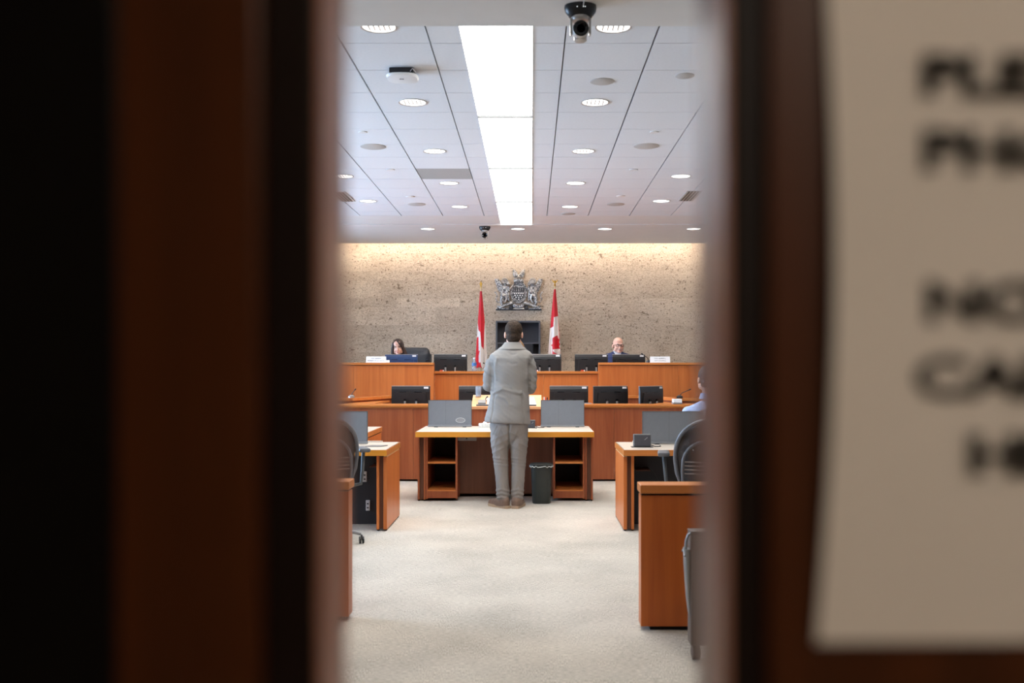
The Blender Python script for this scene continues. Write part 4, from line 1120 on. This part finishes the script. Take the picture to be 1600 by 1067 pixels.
# on the lectern
def on_top(y): return .928+.118*(y-11.02)/.43+.0025
def lect_item(name, pts, th, mat, label, cat):
    bm = B(); lo_ = [bm.verts.new((PX(px, y), y, on_top(y))) for px, y in pts]; hi_ = [bm.verts.new((PX(px, y), y, on_top(y)+th)) for px, y in pts]
    n_ = len(pts); bm.faces.new(lo_[::-1]); bm.faces.new(hi_)
    for i in range(n_): bm.faces.new((lo_[i], lo_[(i+1) % n_], hi_[(i+1) % n_], hi_[i]))
    bmesh.ops.recalc_face_normals(bm, faces=bm.faces)
    o = obj(name, bm, mat, None, loc=(PX(pts[0][0], pts[0][1]), pts[0][1], on_top(pts[0][1]))); tag(o, label, cat); return o
lect_item('control_pad', [(747, 11.09), (759, 11.09), (759, 11.2), (747, 11.2)], .02, 'grey_mid', 'small grey control pad on the left side of the lectern', 'device')
lect_item('document_sheet', [(761, 11.09), (800, 11.09), (800, 11.32), (761, 11.32)], .002, 'paper', 'white document sheet on the lectern left of the man', 'paper')
pr = lect_item('document_sheet', [(812, 11.09), (838, 11.09), (834, 11.36), (812, 11.36)], .002, 'white_plastic', 'white printed sheet on the lectern right of the man', 'paper')
D = 11.22
o = thing('microphone', 'short black microphone on lectern left side', 'microphone', (PX(758, D), D, on_top(D)))
tube(bm := B(), [(PX(758, D), D, on_top(D)), (PX(759, D), D+.01, on_top(D)+.03), (PX(762, D), D-.01, on_top(D)+.05)], [.006, .005, .009], 8); obj('gooseneck', bm, 'black_plastic', o, True)
lathe(bm := B(), [(.02, on_top(D)), (.018, on_top(D)+.008)], (PX(758, D), D, 0), 14); obj('foot', bm, 'black_plastic', o)
# drinking glass standing at the lectern's far edge, on it
D = 11.38; x = PX(747.5, D); zg = on_top(D)
gl = thing('drinking_glass', 'clear water glass on the rear edge of the lectern', 'glass', (x, D, zg))
bm = B(); n = 20
prof = [(.030, 0), (.034, .115), (.031, .115), (.027, .008)]
rings = [[bm.verts.new((x+r_*math.cos(2*PI*k/n), D+r_*math.sin(2*PI*k/n), zg+h_)) for k in range(n)] for r_, h_ in prof]
for A_, C2 in zip(rings, rings[1:]):
    for k in range(n): bm.faces.new((A_[k], A_[(k+1) % n], C2[(k+1) % n], C2[k]))
bm.faces.new(rings[0][::-1]); bm.faces.new(rings[-1]); obj('tumbler', bm, 'clear_ware', gl, True)
lathe(bm := B(), [(.026, zg+.009), (.0295, zg+.07)], (x, D, 0), 20); obj('water', bm, 'clear_ware', gl, True)
# bottle on the dais centre
D = 14.02; x = PX(741, D); zb_ = ZU
bt = thing('water_bottle', 'clear water bottle with blue label on the dais left of the man', 'bottle', (x, D, zb_))
lathe(bm := B(), [(.030, zb_), (.033, zb_+.01), (.033, zb_+.05), (.030, zb_+.06), (.033, zb_+.07), (.033, zb_+.12), (.013, zb_+.16), (.013, zb_+.175)], (x, D, 0), 20); obj('body', bm, 'clear_ware', bt, True)
lathe(bm := B(), [(.0336, zb_+.075), (.0336, zb_+.118)], (x, D, 0), 20); obj('label', bm, 'water_label', bt, True)
lathe(bm := B(), [(.015, zb_+.172), (.015, zb_+.19)], (x, D, 0), 14); obj('cap', bm, 'white_plastic', bt)
# goose-neck microphones
def mic(px, D, zb_, tip, label):
    x = PX(px, D); t = thing('gooseneck_microphone', label, 'microphone', (x, D, zb_), 'gooseneck microphones')
    lathe(bm := B(), [(.04, zb_), (.04, zb_+.02), (.02, zb_+.035)], (x, D, 0), 18); obj('foot', bm, 'silver' if px < 600 else 'black_plastic', t, True)
    q = (PX(tip[0], D-.05), D-.05, PZ(tip[1], D-.05)); mid = (x+(q[0]-x)*.25, D, zb_+(q[2]-zb_)*.6)
    tube(bm := B(), [(x, D, zb_+.03), mid, q], .005, 6); g = obj('stem', bm, 'black_plastic', t, True)
    capsule(bm := B(), q, .008, (q[0]+(q[0]-mid[0])*.18, q[1], q[2]+(q[2]-mid[2])*.18), .009); obj('capsule', bm, 'black_plastic', g, True)
mic(549, 12.55, .98, (554.5, 609), 'gooseneck microphone on the left wing bench')
mic(1062, 12.42, .98, (1077, 609), 'gooseneck microphone on the right wing bench near seated person')
mic(1024, 14.0, PZ(566.5, 13.8)-.0, (1004, 553), 'thin dark gooseneck microphone beside the right name plate') if False else None
mic(1014, 13.9, PZ(566.5, 13.8), (1004, 553.5), 'thin dark gooseneck microphone between bald man and right name plate')
mic(770, 14.03, ZU, (757, 568), 'gooseneck microphone on the dais left behind the standing man')
# cables behind the lectern
for k, (lab, pts) in enumerate((('white cable on the clerk bench ledge right of the lectern', [(848, 620), (862, 624), (880, 629), (899, 631)]), ('pale cable lying on clerk bench ledge beside grey display', [(912, 626), (918, 629), (924, 632)]))):
    D = 12.0; bm = B(); tube(bm, [(PX(a_, D), D+.07-.035*i, ZL+.006) for i, (a_, b_) in enumerate(pts)], .006, 6)
    o = obj('cable', bm, 'bar_grey', None, True, loc=(PX(pts[0][0], D), D, ZL)); tag(o, lab, 'cable', 'loose cables on the clerk bench')
# box of coloured tabs right of the lectern
D = 11.98; x = PX(850, D)
o = thing('tab_box', 'small box with orange and red tabs on bench ledge beside lectern', 'box', (x, D, ZL))
box(bm := B(), x-.03, x+.05, D-.03, D+.04, ZL, ZL+.05, .003); obj('tray', bm, 'red_label', o)
for i, m_ in enumerate(('golden_edge', 'white_plastic', 'red_label', 'black_plastic')): box(bm := B(), x-.022+.018*i, x-.01+.018*i, D-.02, D+.03, ZL+.05, ZL+.075+.008*(i % 2)); obj('tab', bm, m_, o)
# cup in front of the seated person at right
D = 8.98; x = PX(1056, 11.96)
o = thing('paper_tray', 'pale grey paper tray on ledge beside person in light blue shirt', 'tray', (x, 11.96, ZL))
box(bm := B(), x-.04, x+.07, 11.9, 12.05, ZL, ZL+.02, .003); obj('tray', bm, 'bar_grey', o); box(bm := B(), x-.035, x+.065, 11.905, 12.045, ZL+.02, ZL+.06, .002); obj('stack', bm, 'white_plastic', o)
# ================================================================== PEOPLE
def head_shapes(bm, M):
    ell(bm, (0, .012, .030), (.074, .094, .088), M); ell(bm, (0, -.022, -.035), (.060, .068, .080), M)
    ell(bm, (0, -.052, -.085), (.040, .038, .034), M); ell(bm, (0, -.075, -.100), (.022, .018, .018), M)
    ell(bm, (0, -.092, -.028), (.010, .016, .030), M); ell(bm, (0, -.104, -.046), (.015, .015, .012), M)
    ell(bm, (0, -.074, .018), (.052, .018, .016), M); ell(bm, (0, -.055, .055), (.055, .035, .045), M)
    for s in (-1, 1):
        ell(bm, (s*.036, -.062, -.045), (.026, .024, .026), M); ell(bm, (s*.080, .016, -.018), (.012, .020, .034), M)
        ell(bm, (s*.052, -.02, -.07), (.018, .04, .03), M)
def face_parts(o, M, skin_lips='lips', brow='hair_brown'):
    for s in (-1, 1):
        bm = B(); ell(bm, (s*.030, -.0785, -.006), (.012, .010, .0055), M, 12, 8); e = obj('eye', bm, 'eye_white', o, True)
        bm = B(); ell(bm, (s*.030, -.0865, -.006), (.0055, .004, .0048), M, 10, 6); obj('iris', bm, 'iris', e, True)
        bm = B(); tube(bm, [M @ Vector(p) for p in ((s*.014, -.094, .012), (s*.032, -.094, .018), (s*.05, -.082, .012))], [.004, .005, .003], 6); obj('eyebrow', bm, brow, o, True)
    bm = B(); ell(bm, (0, -.0905, -.073), (.022, .008, .004), M, 12, 8); ell(bm, (0, -.0895, -.080), (.018, .009, .005), M, 12, 8); obj('lips', bm, skin_lips, o, True)
def hand(bm, wrist, d, palm, thumb, curl=.5, sc=1.):
    """palm: the direction the palm faces; fingers curl towards it; thumb leaves the side of the palm"""
    w = Vector(wrist); d = Vector(d).normalized(); palm = Vector(palm); palm = (palm-d*palm.dot(d)).normalized()
    th = Vector(thumb); th = (th-d*th.dot(d)-palm*th.dot(palm)).normalized()
    for i, (off, ln) in enumerate(((.030, .082), (.010, .092), (-.010, .086), (-.029, .068))):
        k = w+d*.085*sc+th*off*sc
        capsule(bm, w+d*.01+th*off*.5*sc, .013*sc, k, .011*sc, 10)
        p, a = k, curl*.5
        for j, (f_, r_) in enumerate(((.45, .0092), (.31, .0085), (.24, .0075))):
            dir_ = d*math.cos(a)+palm*math.sin(a); q = p+dir_*ln*f_*sc
            capsule(bm, p, (r_+.0005)*sc, q, r_*sc, 10); p = q; a += curl
    b0 = w+d*.025*sc+th*.022*sc; b1 = b0+(d*.6+th*.7+palm*.3).normalized()*.04*sc; b2 = b1+(d*.85+th*.25+palm*.4).normalized()*.032*sc; b3 = b2+(d*.95+palm*.4).normalized()*.026*sc
    chain(bm, [b0, b1, b2, b3], [.014*sc, .0115*sc, .0098*sc, .008*sc])
def foot(bm, ankle, d, grow=0.):
    a = Vector(ankle); d = Vector(d).normalized(); g = grow
    z0 = a.z-.085
    capsule(bm, (a.x, a.y, a.z), .042+g, (a.x-d.x*.03, a.y-d.y*.03, z0+.04), .038+g)
    capsule(bm, (a.x-d.x*.02, a.y-d.y*.02, z0+.04), .038+g, (a.x+d.x*.12, a.y+d.y*.12, z0+.038), .038+g)
    capsule(bm, (a.x+d.x*.12, a.y+d.y*.12, z0+.036), .036+g, (a.x+d.x*.19, a.y+d.y*.19, z0+.030), .028+g)
def shoe(o, ankle, d, mat='shoe_brown', sole='sole'):
    a = Vector(ankle); d = Vector(d).normalized(); n = Vector((-d.y, d.x, 0)); z0 = a.z-.085
    bm = B(); foot(bm, ankle, d, .010); capsule(bm, (a.x-d.x*.035, a.y-d.y*.035, z0+.07), .046, (a.x, a.y, z0+.085), .046)
    bm = remesh(bm, .007, 3)
    bmesh.ops.bisect_plane(bm, geom=bm.verts[:]+bm.edges[:]+bm.faces[:], plane_co=(0, 0, z0+.012), plane_no=(0, 0, -1), clear_outer=True)
    bmesh.ops.holes_fill(bm, edges=[e for e in bm.edges if e.is_boundary])
    s = obj('shoe', bm, mat, o, True, sharp=80)
    out = [(-.085, .0), (-.075, .035), (-.03, .042), (.05, .040), (.13, .050), (.19, .044), (.225, .02), (.23, 0), (.225, -.02), (.19, -.044), (.13, -.050), (.05, -.040), (-.03, -.042), (-.075, -.035)]
    bm = B(); prism(bm, [(a.x+d.x*p+n.x*q, a.y+d.y*p+n.y*q) for p, q in out], max(z0, 0) if z0 < .05 else z0, z0+.026); obj('sole', bm, sole, s)
    bm = B()
    for k in range(4):
        c_ = a+d*(.045+.022*k); zz = z0+.108-.011*k; tube(bm, [c_+n*.02+Vector((0, 0, zz-a.z)), c_-n*.02+Vector((0, 0, zz-a.z))], .003, 6)
    obj('lace', bm, 'sole', s, True)
def fold(sc, amp, k=3.):
    def f(co, no):
        p = Vector((co.x*sc, co.y*sc, co.z*sc*1.6))
        r = noise.noise(p+Vector((0, 0, 3)))
        return amp*(1-abs(r)*k)
    return f
def Mhead(c, yaw, pitch=0., roll=0., s=1.):
    return Matrix.Translation(Vector(c)) @ Matrix.Rotation(yaw, 4, 'Z') @ Matrix.Rotation(pitch, 4, 'X') @ Matrix.Rotation(roll, 4, 'Y') @ Matrix.Scale(s, 4)

# ---- the standing man, seen from behind
DP = 9.70
def mx(px): return PX(px, DP)
def mz(py): return PZ(py, DP)
U = DP/F
hc = (mx(802.5), DP+.045, mz(520.5))
MH = Mhead(hc, PI, .02, 0, 1.02)
sh_z = mz(553)
shL, shR = Vector((mx(767.5), DP+.01, mz(565))), Vector((mx(828.5), DP+.01, mz(565)))
elL, elR = Vector((mx(763.5), DP+.035, mz(603))), Vector((mx(829.5), DP+.035, mz(606)))
wrL, wrR = Vector((mx(772), DP+.275, mz(606))), Vector((mx(820), DP+.275, mz(611)))
hipL, hipR = Vector((mx(781), DP, mz(668))), Vector((mx(810.5), DP, mz(668)))
knL, knR = Vector((mx(782.5), DP+.02, mz(722))), Vector((mx(810), DP+.02, mz(722)))
anL, anR = Vector((mx(786.5), DP-.02, .085)), Vector((mx(807.5), DP-.02, .085))
dL, dR = Vector((-.62, .78, 0)).normalized(), Vector((.22, .97, 0)).normalized()
bb = B(); head_shapes(bb, MH)
capsule(bb, (mx(802), DP+.035, mz(528)), .052, (mx(800.5), DP+.005, mz(545)), .060)
torso = [(mz(668), mx(795.5), DP, .165, .11), (mz(640), mx(796), DP, .17, .115), (mz(612), mx(797), DP, .145, .10), (mz(580), mx(798), DP, .155, .105), (mz(562), mx(798.5), DP, .155, .09), (mz(551), mx(799), DP, .11, .06), (mz(542), mx(800), DP, .07, .05)]
loft(bb, torso)
chain(bb, [shL+Vector((.03, 0, -.01)), elL, wrL], [.040, .038, .030]); chain(bb, [shR+Vector((-.03, 0, -.01)), elR, wrR], [.040, .038, .030])
chain(bb, [hipL, knL, anL], [.080, .055, .042]); chain(bb, [hipR, knR, anR], [.080, .055, .042])
foot(bb, anL, dL); foot(bb, anR, dR)
hand(bb, wrL, (.35, .9, .12), (.55, -.1, -.6), (.3, 0, 1), .55); hand(bb, wrR, (-.35, .9, .12), (-.55, -.1, -.6), (-.3, 0, 1), .55)
man = obj('person', remesh(bb, .0065, 3), 'skin', None, True, loc=(mx(796), DP, 0), sharp=80)
tag(man, 'standing person in grey suit and brown shoes seen from behind', 'person')
face_parts(man, MH)
# jacket: one skin of trunk and sleeves
jb = B()
jr = [(660.5, 793, 36.2, .165), (652, 793.6, 35.2, .162), (640, 794.6, 33.2, .155), (626, 795.6, 31.3, .146), (612, 796.6, 29.8, .138), (600, 797.4, 29.6, .136), (585, 798, 30.6, .142), (570, 798.4, 32.0, .145), (560, 798.8, 34.5, .138), (554.5, 799.2, 34.0, .122), (549.5, 799.6, 28.5, .103), (545, 800, 20.5, .088), (541.5, 800.5, 15.2, .076), (538.5, 800.8, 12.6, .068)]
loft(jb, [(mz(p), mx(c_), DP+.005, h_*U, d_) for p, c_, h_, d_ in jr], 36, 2.25)
chain(jb, [shL+Vector((.012, 0, -.005)), shL*.45+elL*.55+Vector((-.006, 0, 0)), elL, elL*.45+wrL*.55, wrL-(wrL-elL).normalized()*.03], [.064, .062, .059, .053, .046])
chain(jb, [shR+Vector((-.012, 0, -.005)), shR*.45+elR*.55+Vector((.006, 0, 0)), elR, elR*.45+wrR*.55, wrR-(wrR-elR).normalized()*.03], [.066, .062, .059, .053, .046])
rid = [((812, 614), (786, 607), (770, 615), .006, 2.4), ((815, 612), (821, 622), (825, 640), .006, 2.2), ((779, 618), (790, 622), (797, 632), .005, 2.2), ((800, 606), (790, 603), (776, 606), .003, 2.2), ((796, 552), (800, 554), (806, 553), -.004, 2.), ((795, 566), (800, 569), (806, 568), -.004, 2.), ((777, 560), (774, 575), (776, 592), .004, 2.2), ((822, 560), (825, 575), (822, 592), .004, 2.2)]
def seg_d(p, a, b):
    ax, az = a; bx_, bz = b; dx_, dz_ = bx_-ax, bz-az; t = max(0, min(1, ((p[0]-ax)*dx_+(p[1]-az)*dz_)/(dx_*dx_+dz_*dz_)))
    return math.hypot(p[0]-ax-t*dx_, p[1]-az-t*dz_)
def jac(co, no):
    q = (co.x/U+830, 573-(co.z-CH)/U); r = 0.
    if no.y < .2:
        for a_, b_, c_, am, w_ in rid:
            d_ = min(seg_d(q, a_, b_), seg_d(q, b_, c_)); r += 1.7*am*math.exp(-(d_/w_)**2)
        r -= .0022*math.exp(-((q[0]-(799.5-.03*(q[1]-540)))/.7)**2)                       # centre seam
    if 562 < q[1] < 614 and no.y < .4:
        for vx in (770.5, 826.5): r -= .016*math.exp(-((q[0]-vx)/1.5)**2)*min(1, (q[1]-562)/10)
    sl = 1. if abs(q[0]-798) > 29 and q[1] < 620 else .35
    r += sl*.010*noise.noise(Vector((co.x*13, co.y*13, co.z*34+co.x*22)))+.006*noise.noise(Vector((co.x*8, co.y*8, co.z*10)))
    if q[1] > 615:
        for vx in (770.5, 817.5): r -= .008*math.exp(-((q[0]-(vx+(q[1]-640)*(-.12 if vx < 790 else .08)))/1.1)**2)*(no.y < .2)
    return r
jm = remesh(jb, .0075, 2, jac)
for v in jm.verts:                                                                          # the hem hangs lower on the right
    q1 = 573-(v.co.z-CH)/U
    if q1 > 640: v.co.z -= (v.co.x-mx(793))/U*.055*U*(q1-640)/20
jacket = obj('jacket', jm, 'suit', man, True, sharp=80)
# folded collar: a band around the neck
cb_ = B(); loft(cb_, [(mz(546.5), mx(800.3), DP+.004, 22.5*U, .102), (mz(545), mx(800.3), DP+.004, 22.3*U, .103), (mz(541), mx(800.6), DP+.008, 16.8*U, .086), (mz(535.5), mx(801), DP+.012, 12.9*U, .070), (mz(534.5), mx(801), DP+.012, 12.3*U, .066)], 32)
obj('collar', cb_, 'suit', jacket, True)
cb_ = B(); loft(cb_, [(mz(541), mx(801), DP+.012, 11.6*U, .064), (mz(535.2), mx(801.2), DP+.014, 10.6*U, .060)], 28); obj('shirt_collar', cb_, 'white_shirt', man, True)
for w_, e_ in ((wrL, elL), (wrR, elR)):
    bm = B(); d_ = (w_-e_).normalized(); capsule(bm, w_-d_*.035, .038, w_-d_*.012, .036); obj('shirt_cuff', bm, 'white_shirt', man, True)
# trousers
tb = B()
loft(tb, [(mz(694), mx(795.5), DP, 16*U, .05), (mz(686), mx(795.5), DP, 24*U, .09), (mz(676), mx(795.5), DP, 29*U, .122), (mz(664), mx(795.5), DP, 30.2*U, .142), (mz(650), mx(795.8), DP, 29*U, .135), (mz(636), mx(796), DP, 27.5*U, .128)], 36, 2.3)
chain(tb, [hipL, Vector((mx(781), DP, mz(690))), knL, Vector((mx(784.5), DP-.005, mz(750))), Vector((mx(786.5), DP-.015, mz(776)))], [.094, .090, .071, .0665, .062])
chain(tb, [hipR, Vector((mx(810.5), DP, mz(690))), knR, Vector((mx(809), DP-.005, mz(750))), Vector((mx(808), DP-.015, mz(776)))], [.094, .090, .071, .0665, .060])
def tro(co, no):
    q = 573-(co.z-CH)/U; px_ = co.x/U+830
    side = px_-(784 if px_ < 796 else 809.5)
    r = .004*noise.noise(Vector((co.x*10, co.y*10, co.z*26+abs(side)*.35)))
    for yk in (716, 721, 726): r += .004*math.exp(-((q-yk-.12*side)/1.3)**2)
    for yk, am in ((763, .006), (769, .008), (775, .007)): r += 1.1*am*math.exp(-((q-yk-.35*abs(side))/1.6)**2)
    for yk in (680, 690, 700): r += .004*math.exp(-((q-yk+.5*side*(1 if px_ < 796 else -1))/1.8)**2)
    if no.y < .3 and 655 < q < 700: r -= .014*math.exp(-((px_-795.6)/1.3)**2)
    return r
obj('trousers', remesh(tb, .0075, 2, tro), 'trousers', man, True, sharp=80)
shoe(man, anL, dL); shoe(man, anR, dR)
# short hair: cap over the skull, cut at nape and hairline
def hair_cap(M, low_back, r=(.082, .103, .098), cut=None, amp=.004, fsc=60):
    bm = B(); ell(bm, (0, .016, .032), r, M, 28, 20); ell(bm, (0, .045, -.03), (.070, .066, .075), M, 24, 16)
    bm = remesh(bm, .006, 2, lambda co, no: amp*noise.noise(co*fsc))
    Mi = M.inverted()
    for pl, nn in cut or ():
        n_ = (M.to_3x3() @ Vector(nn)).normalized()
        bmesh.ops.bisect_plane(bm, geom=bm.verts[:]+bm.edges[:]+bm.faces[:], plane_co=M @ Vector(pl), plane_no=n_, clear_outer=True)
        bmesh.ops.holes_fill(bm, edges=[e for e in bm.edges if e.is_boundary])
    return bm
obj('hair', hair_cap(MH, 0, (.083, .104, .096), [((0, -.062, .03), (0, -1, -.55)), ((0, 0, -.085), (0, -.15, -1))]), 'hair_salt', man, True, sharp=80)

# ---- seated people
def seated(name, label, x, y, fwd, seat, floor, head, yaw, top_mat, skin='skin', hs=1., pitch=0., roll=0., shw=.20, leg='black_cloth', amp=.004, collar=None, neck=.215):
    f = fwd; hd = Vector(head); sz = hd.z-neck*hs
    M_ = Mhead(head, yaw+(PI if fwd > 0 else 0), pitch, roll, hs)
    bm = B(); head_shapes(bm, M_)
    nk = Vector((x, y-f*.01, sz+.02))
    capsule(bm, hd+Vector((0, -f*.015, -.06)), .048*hs, nk, .056*hs)
    T = [(seat+.0, x, y-f*.02, .17, .13), (seat+.12, x, y-f*.02, .165, .12), (seat+.26, x, y, .15, .105), (sz-.16, x, y, .165*shw/.2, .11), (sz-.085, x, y, .185*shw/.2, .10), (sz-.045, x, y, .158*shw/.2, .085), (sz-.015, x, y, .10, .065), (sz+.02, x, y, .06, .05)]
    loft(bm, T)
    J = []
    for s in (-1, 1):
        S = Vector((x+s*(shw-.035), y, sz-.105)); E = Vector((x+s*(shw+.06), y+f*.10, sz-.33)); Wv = Vector((x+s*.13, y+f*.34, sz-.345))
        H_ = Vector((x+s*.09, y, seat+.09)); Kn = Vector((x+s*.11, y+f*.42, seat+.085)); A = Vector((x+s*.11, y+f*.45, floor+.085)); J.append((S, E, Wv, H_, Kn, A))
        chain(bm, [S, E, Wv], [.048, .040, .028]); chain(bm, [H_, Kn, A], [.075, .052, .04]); foot(bm, A, (0, f, 0))
        hand(bm, Wv, (-s*.5, f*.85, -.05), (0, 0, -1), (-s, 0, 0), .35)
    o = obj(name, remesh(bm, .0075, 3), skin, None, True, loc=(x, y, floor), sharp=80); tag(o, label, 'person')
    bm = B(); g = .014
    loft(bm, [(a+(0 if i < 7 else -.012), b, c_, d_+g, e_+g) for i, (a, b, c_, d_, e_) in enumerate(T)])
    for S, E, Wv, H_, Kn, A in J:
        chain(bm, [S, E, Wv-(Wv-E).normalized()*.02], [.062, .054, .042])
    obj('shirt' if collar is None else 'jacket', remesh(bm, .010, 3, lambda co, no: amp*noise.noise(Vector((co.x*14, co.y*14, co.z*30)))), top_mat, o, True, sharp=80)
    bm = B()
    loft(bm, [(seat-.0, x, y-f*.02, .185, .145), (seat+.12, x, y-f*.02, .178, .134)])
    for S, E, Wv, H_, Kn, A in J: chain(bm, [H_, Kn, A+Vector((0, 0, .03))], [.088, .064, .055])
    obj('trousers', remesh(bm, .012, 3), leg, o, True, sharp=80)
    for j in J: shoe(o, j[5], (0, f, 0), 'black_plastic', 'black_gloss')
    return o, M_
# bald man in navy with glasses and a white moustache
D = 15.55
bald, Mb = seated('person', 'bald seated person in navy jacket and dark glasses at dais right', PX(964.5, D), D, -1, PLAT+.53, PLAT, (PX(965, D), D-.10, PZ(539.5, D)), .18, 'navy', 'skin_rosy', 1.04, 0, 0, .245, 'navy', collar='w', neck=.095)
face_parts(bald, Mb, 'lips', 'moustache')
bm = B(); ell(bm, (0, -.092, -.064), (.026, .010, .007), Mb, 14, 8); obj('moustache', bm, 'moustache', bald, True)
gm = B()
for s in (-1, 1):
    tube(gm, [Mb @ Vector((s*.034+.025*math.cos(2*PI*k/18), -.102+.004*math.cos(2*PI*k/18)*s, -.006+.019*math.sin(2*PI*k/18))) for k in range(18)], .0035, 6, True)
    tube(gm, [Mb @ Vector(p) for p in ((s*.058, -.098, .004), (s*.078, -.03, .0), (s*.082, .02, -.005))], .003, 6)
tube(gm, [Mb @ Vector(p) for p in ((-.01, -.104, .0), (0, -.106, .002), (.01, -.104, .0))], .003, 6)
obj('glasses', gm, 'black_plastic', bald, True)
hp = B()
for s in (-1, 1): ell(hp, (s*.070, .045, .0), (.012, .045, .035), Mb)
ell(hp, (0, .098, -.01), (.06, .014, .035), Mb); obj('fringe_hair', hp, 'hair_salt', bald, True)
bx_, by_ = PX(964.5, D), D
for s in (-1, 1):
    bm = B(); tube(bm, [(bx_+s*.05, by_-.02, PZ(539.5, D)-.085), (bx_+s*.045, by_-.09, PZ(539.5, D)-.10), (bx_+s*.01, by_-.125, PZ(539.5, D)-.17)], [.014, .018, .012], 8); obj('shirt_collar', bm, 'white_shirt', bald, True)
bm = B(); prism(bm, [(bx_-.05, PZ(539.5, D)-.10), (bx_+.05, PZ(539.5, D)-.10), (bx_+.012, PZ(539.5, D)-.36), (bx_-.012, PZ(539.5, D)-.36)], by_-.135, by_-.115, 'y'); obj('shirt_front', bm, 'white_shirt', bald)

# dark haired woman, head tilted
D = 15.40
wom, Mw = seated('person', 'seated person with long dark brown hair behind the blue-lit monitor', PX(622, D), D, -1, PLAT+.53, PLAT, (PX(623, D), D-.06, PZ(542.5, D)), -.05, 'black_cloth', 'skin', 1.0, .04, -.12, .19, 'black_cloth')
face_parts(wom, Mw)
hb_ = B()
ell(hb_, (0, .02, .035), (.088, .105, .098), Mw, 28, 18); ell(hb_, (0, .06, -.06), (.085, .055, .13), Mw, 24, 16)
for s in (-1, 1):
    chain(hb_, [Mw @ Vector(p) for p in ((s*.062, -.045, .065), (s*.078, -.035, .0), (s*.088, -.02, -.08), (s*.105, .0, -.17))], [.020, .024, .032, .042])
chain(hb_, [Mw @ Vector(p) for p in ((.01, -.07, .092), (.045, -.082, .045), (.066, -.062, -.01))], [.014, .012, .010])
hm = remesh(hb_, .006, 2, lambda co, no: .004*noise.noise(Vector((co.x*70, co.y*70, co.z*14))))
# open the face: remove hair in front of the face oval
Mi = Mw.inverted(); kill = []
for v in hm.verts:
    p = Mi @ v.co
    if p.y < -.045 and (p.x/.058)**2+((p.z+.045)/.095)**2 < 1 and not (p.x > .022 and p.z > .0): kill.append(v)
bmesh.ops.delete(hm, geom=kill, context='VERTS')
obj('hair', hm, 'hair_brown', wom, True, sharp=80)

# fair haired person mostly hidden behind the standing man
D = 15.45
fair, Mf = seated('person', 'fair haired seated person mostly hidden behind the standing man', PX(808.5, D), D, -1, PLAT+.50, PLAT, (PX(809.5, D), D-.05, PZ(544, D)), .05, 'black_cloth', 'skin', .98, 0, 0, .19)
face_parts(fair, Mf)
hb_ = B(); ell(hb_, (0, .02, .035), (.086, .103, .096), Mf, 28, 18)
for s in (-1, 1): chain(hb_, [Mf @ Vector(p) for p in ((s*.06, -.045, .06), (s*.080, -.035, .0), (s*.088, -.02, -.07), (s*.085, .0, -.14))], [.022, .024, .028, .026])
obj('hair', remesh(hb_, .006, 2, lambda co, no: .005*noise.noise(Vector((co.x*70, co.y*70, co.z*20)))), 'hair_blond', fair, True, sharp=80)

# person in light blue at the right edge, seen from behind
D = 9.55
blu, Mq = seated('person', 'seated person in light blue shirt seen from behind at right edge', PX(1107, D), D, 1, .53, 0, (PX(1104, D), D+.02, PZ(592, D)), .15, 'blue_shirt', 'skin', 1.0, 0, 0, .225)
face_parts(blu, Mq)
obj('hair', hair_cap(Mq, 0, (.080, .104, .096), [((0, -.062, .03), (0, -1, -.55)), ((0, 0, -.07), (0, -.15, -1))]), 'hair_dark', blu, True, sharp=80)
bm = B(); c_ = Mq @ Vector((0, .03, -.155)); loft(bm, [(c_.z-.035, c_.x, c_.y, .078, .075), (c_.z+.02, c_.x, c_.y, .064, .062)], 24); obj('collar', bm, 'blue_shirt', blu, True)
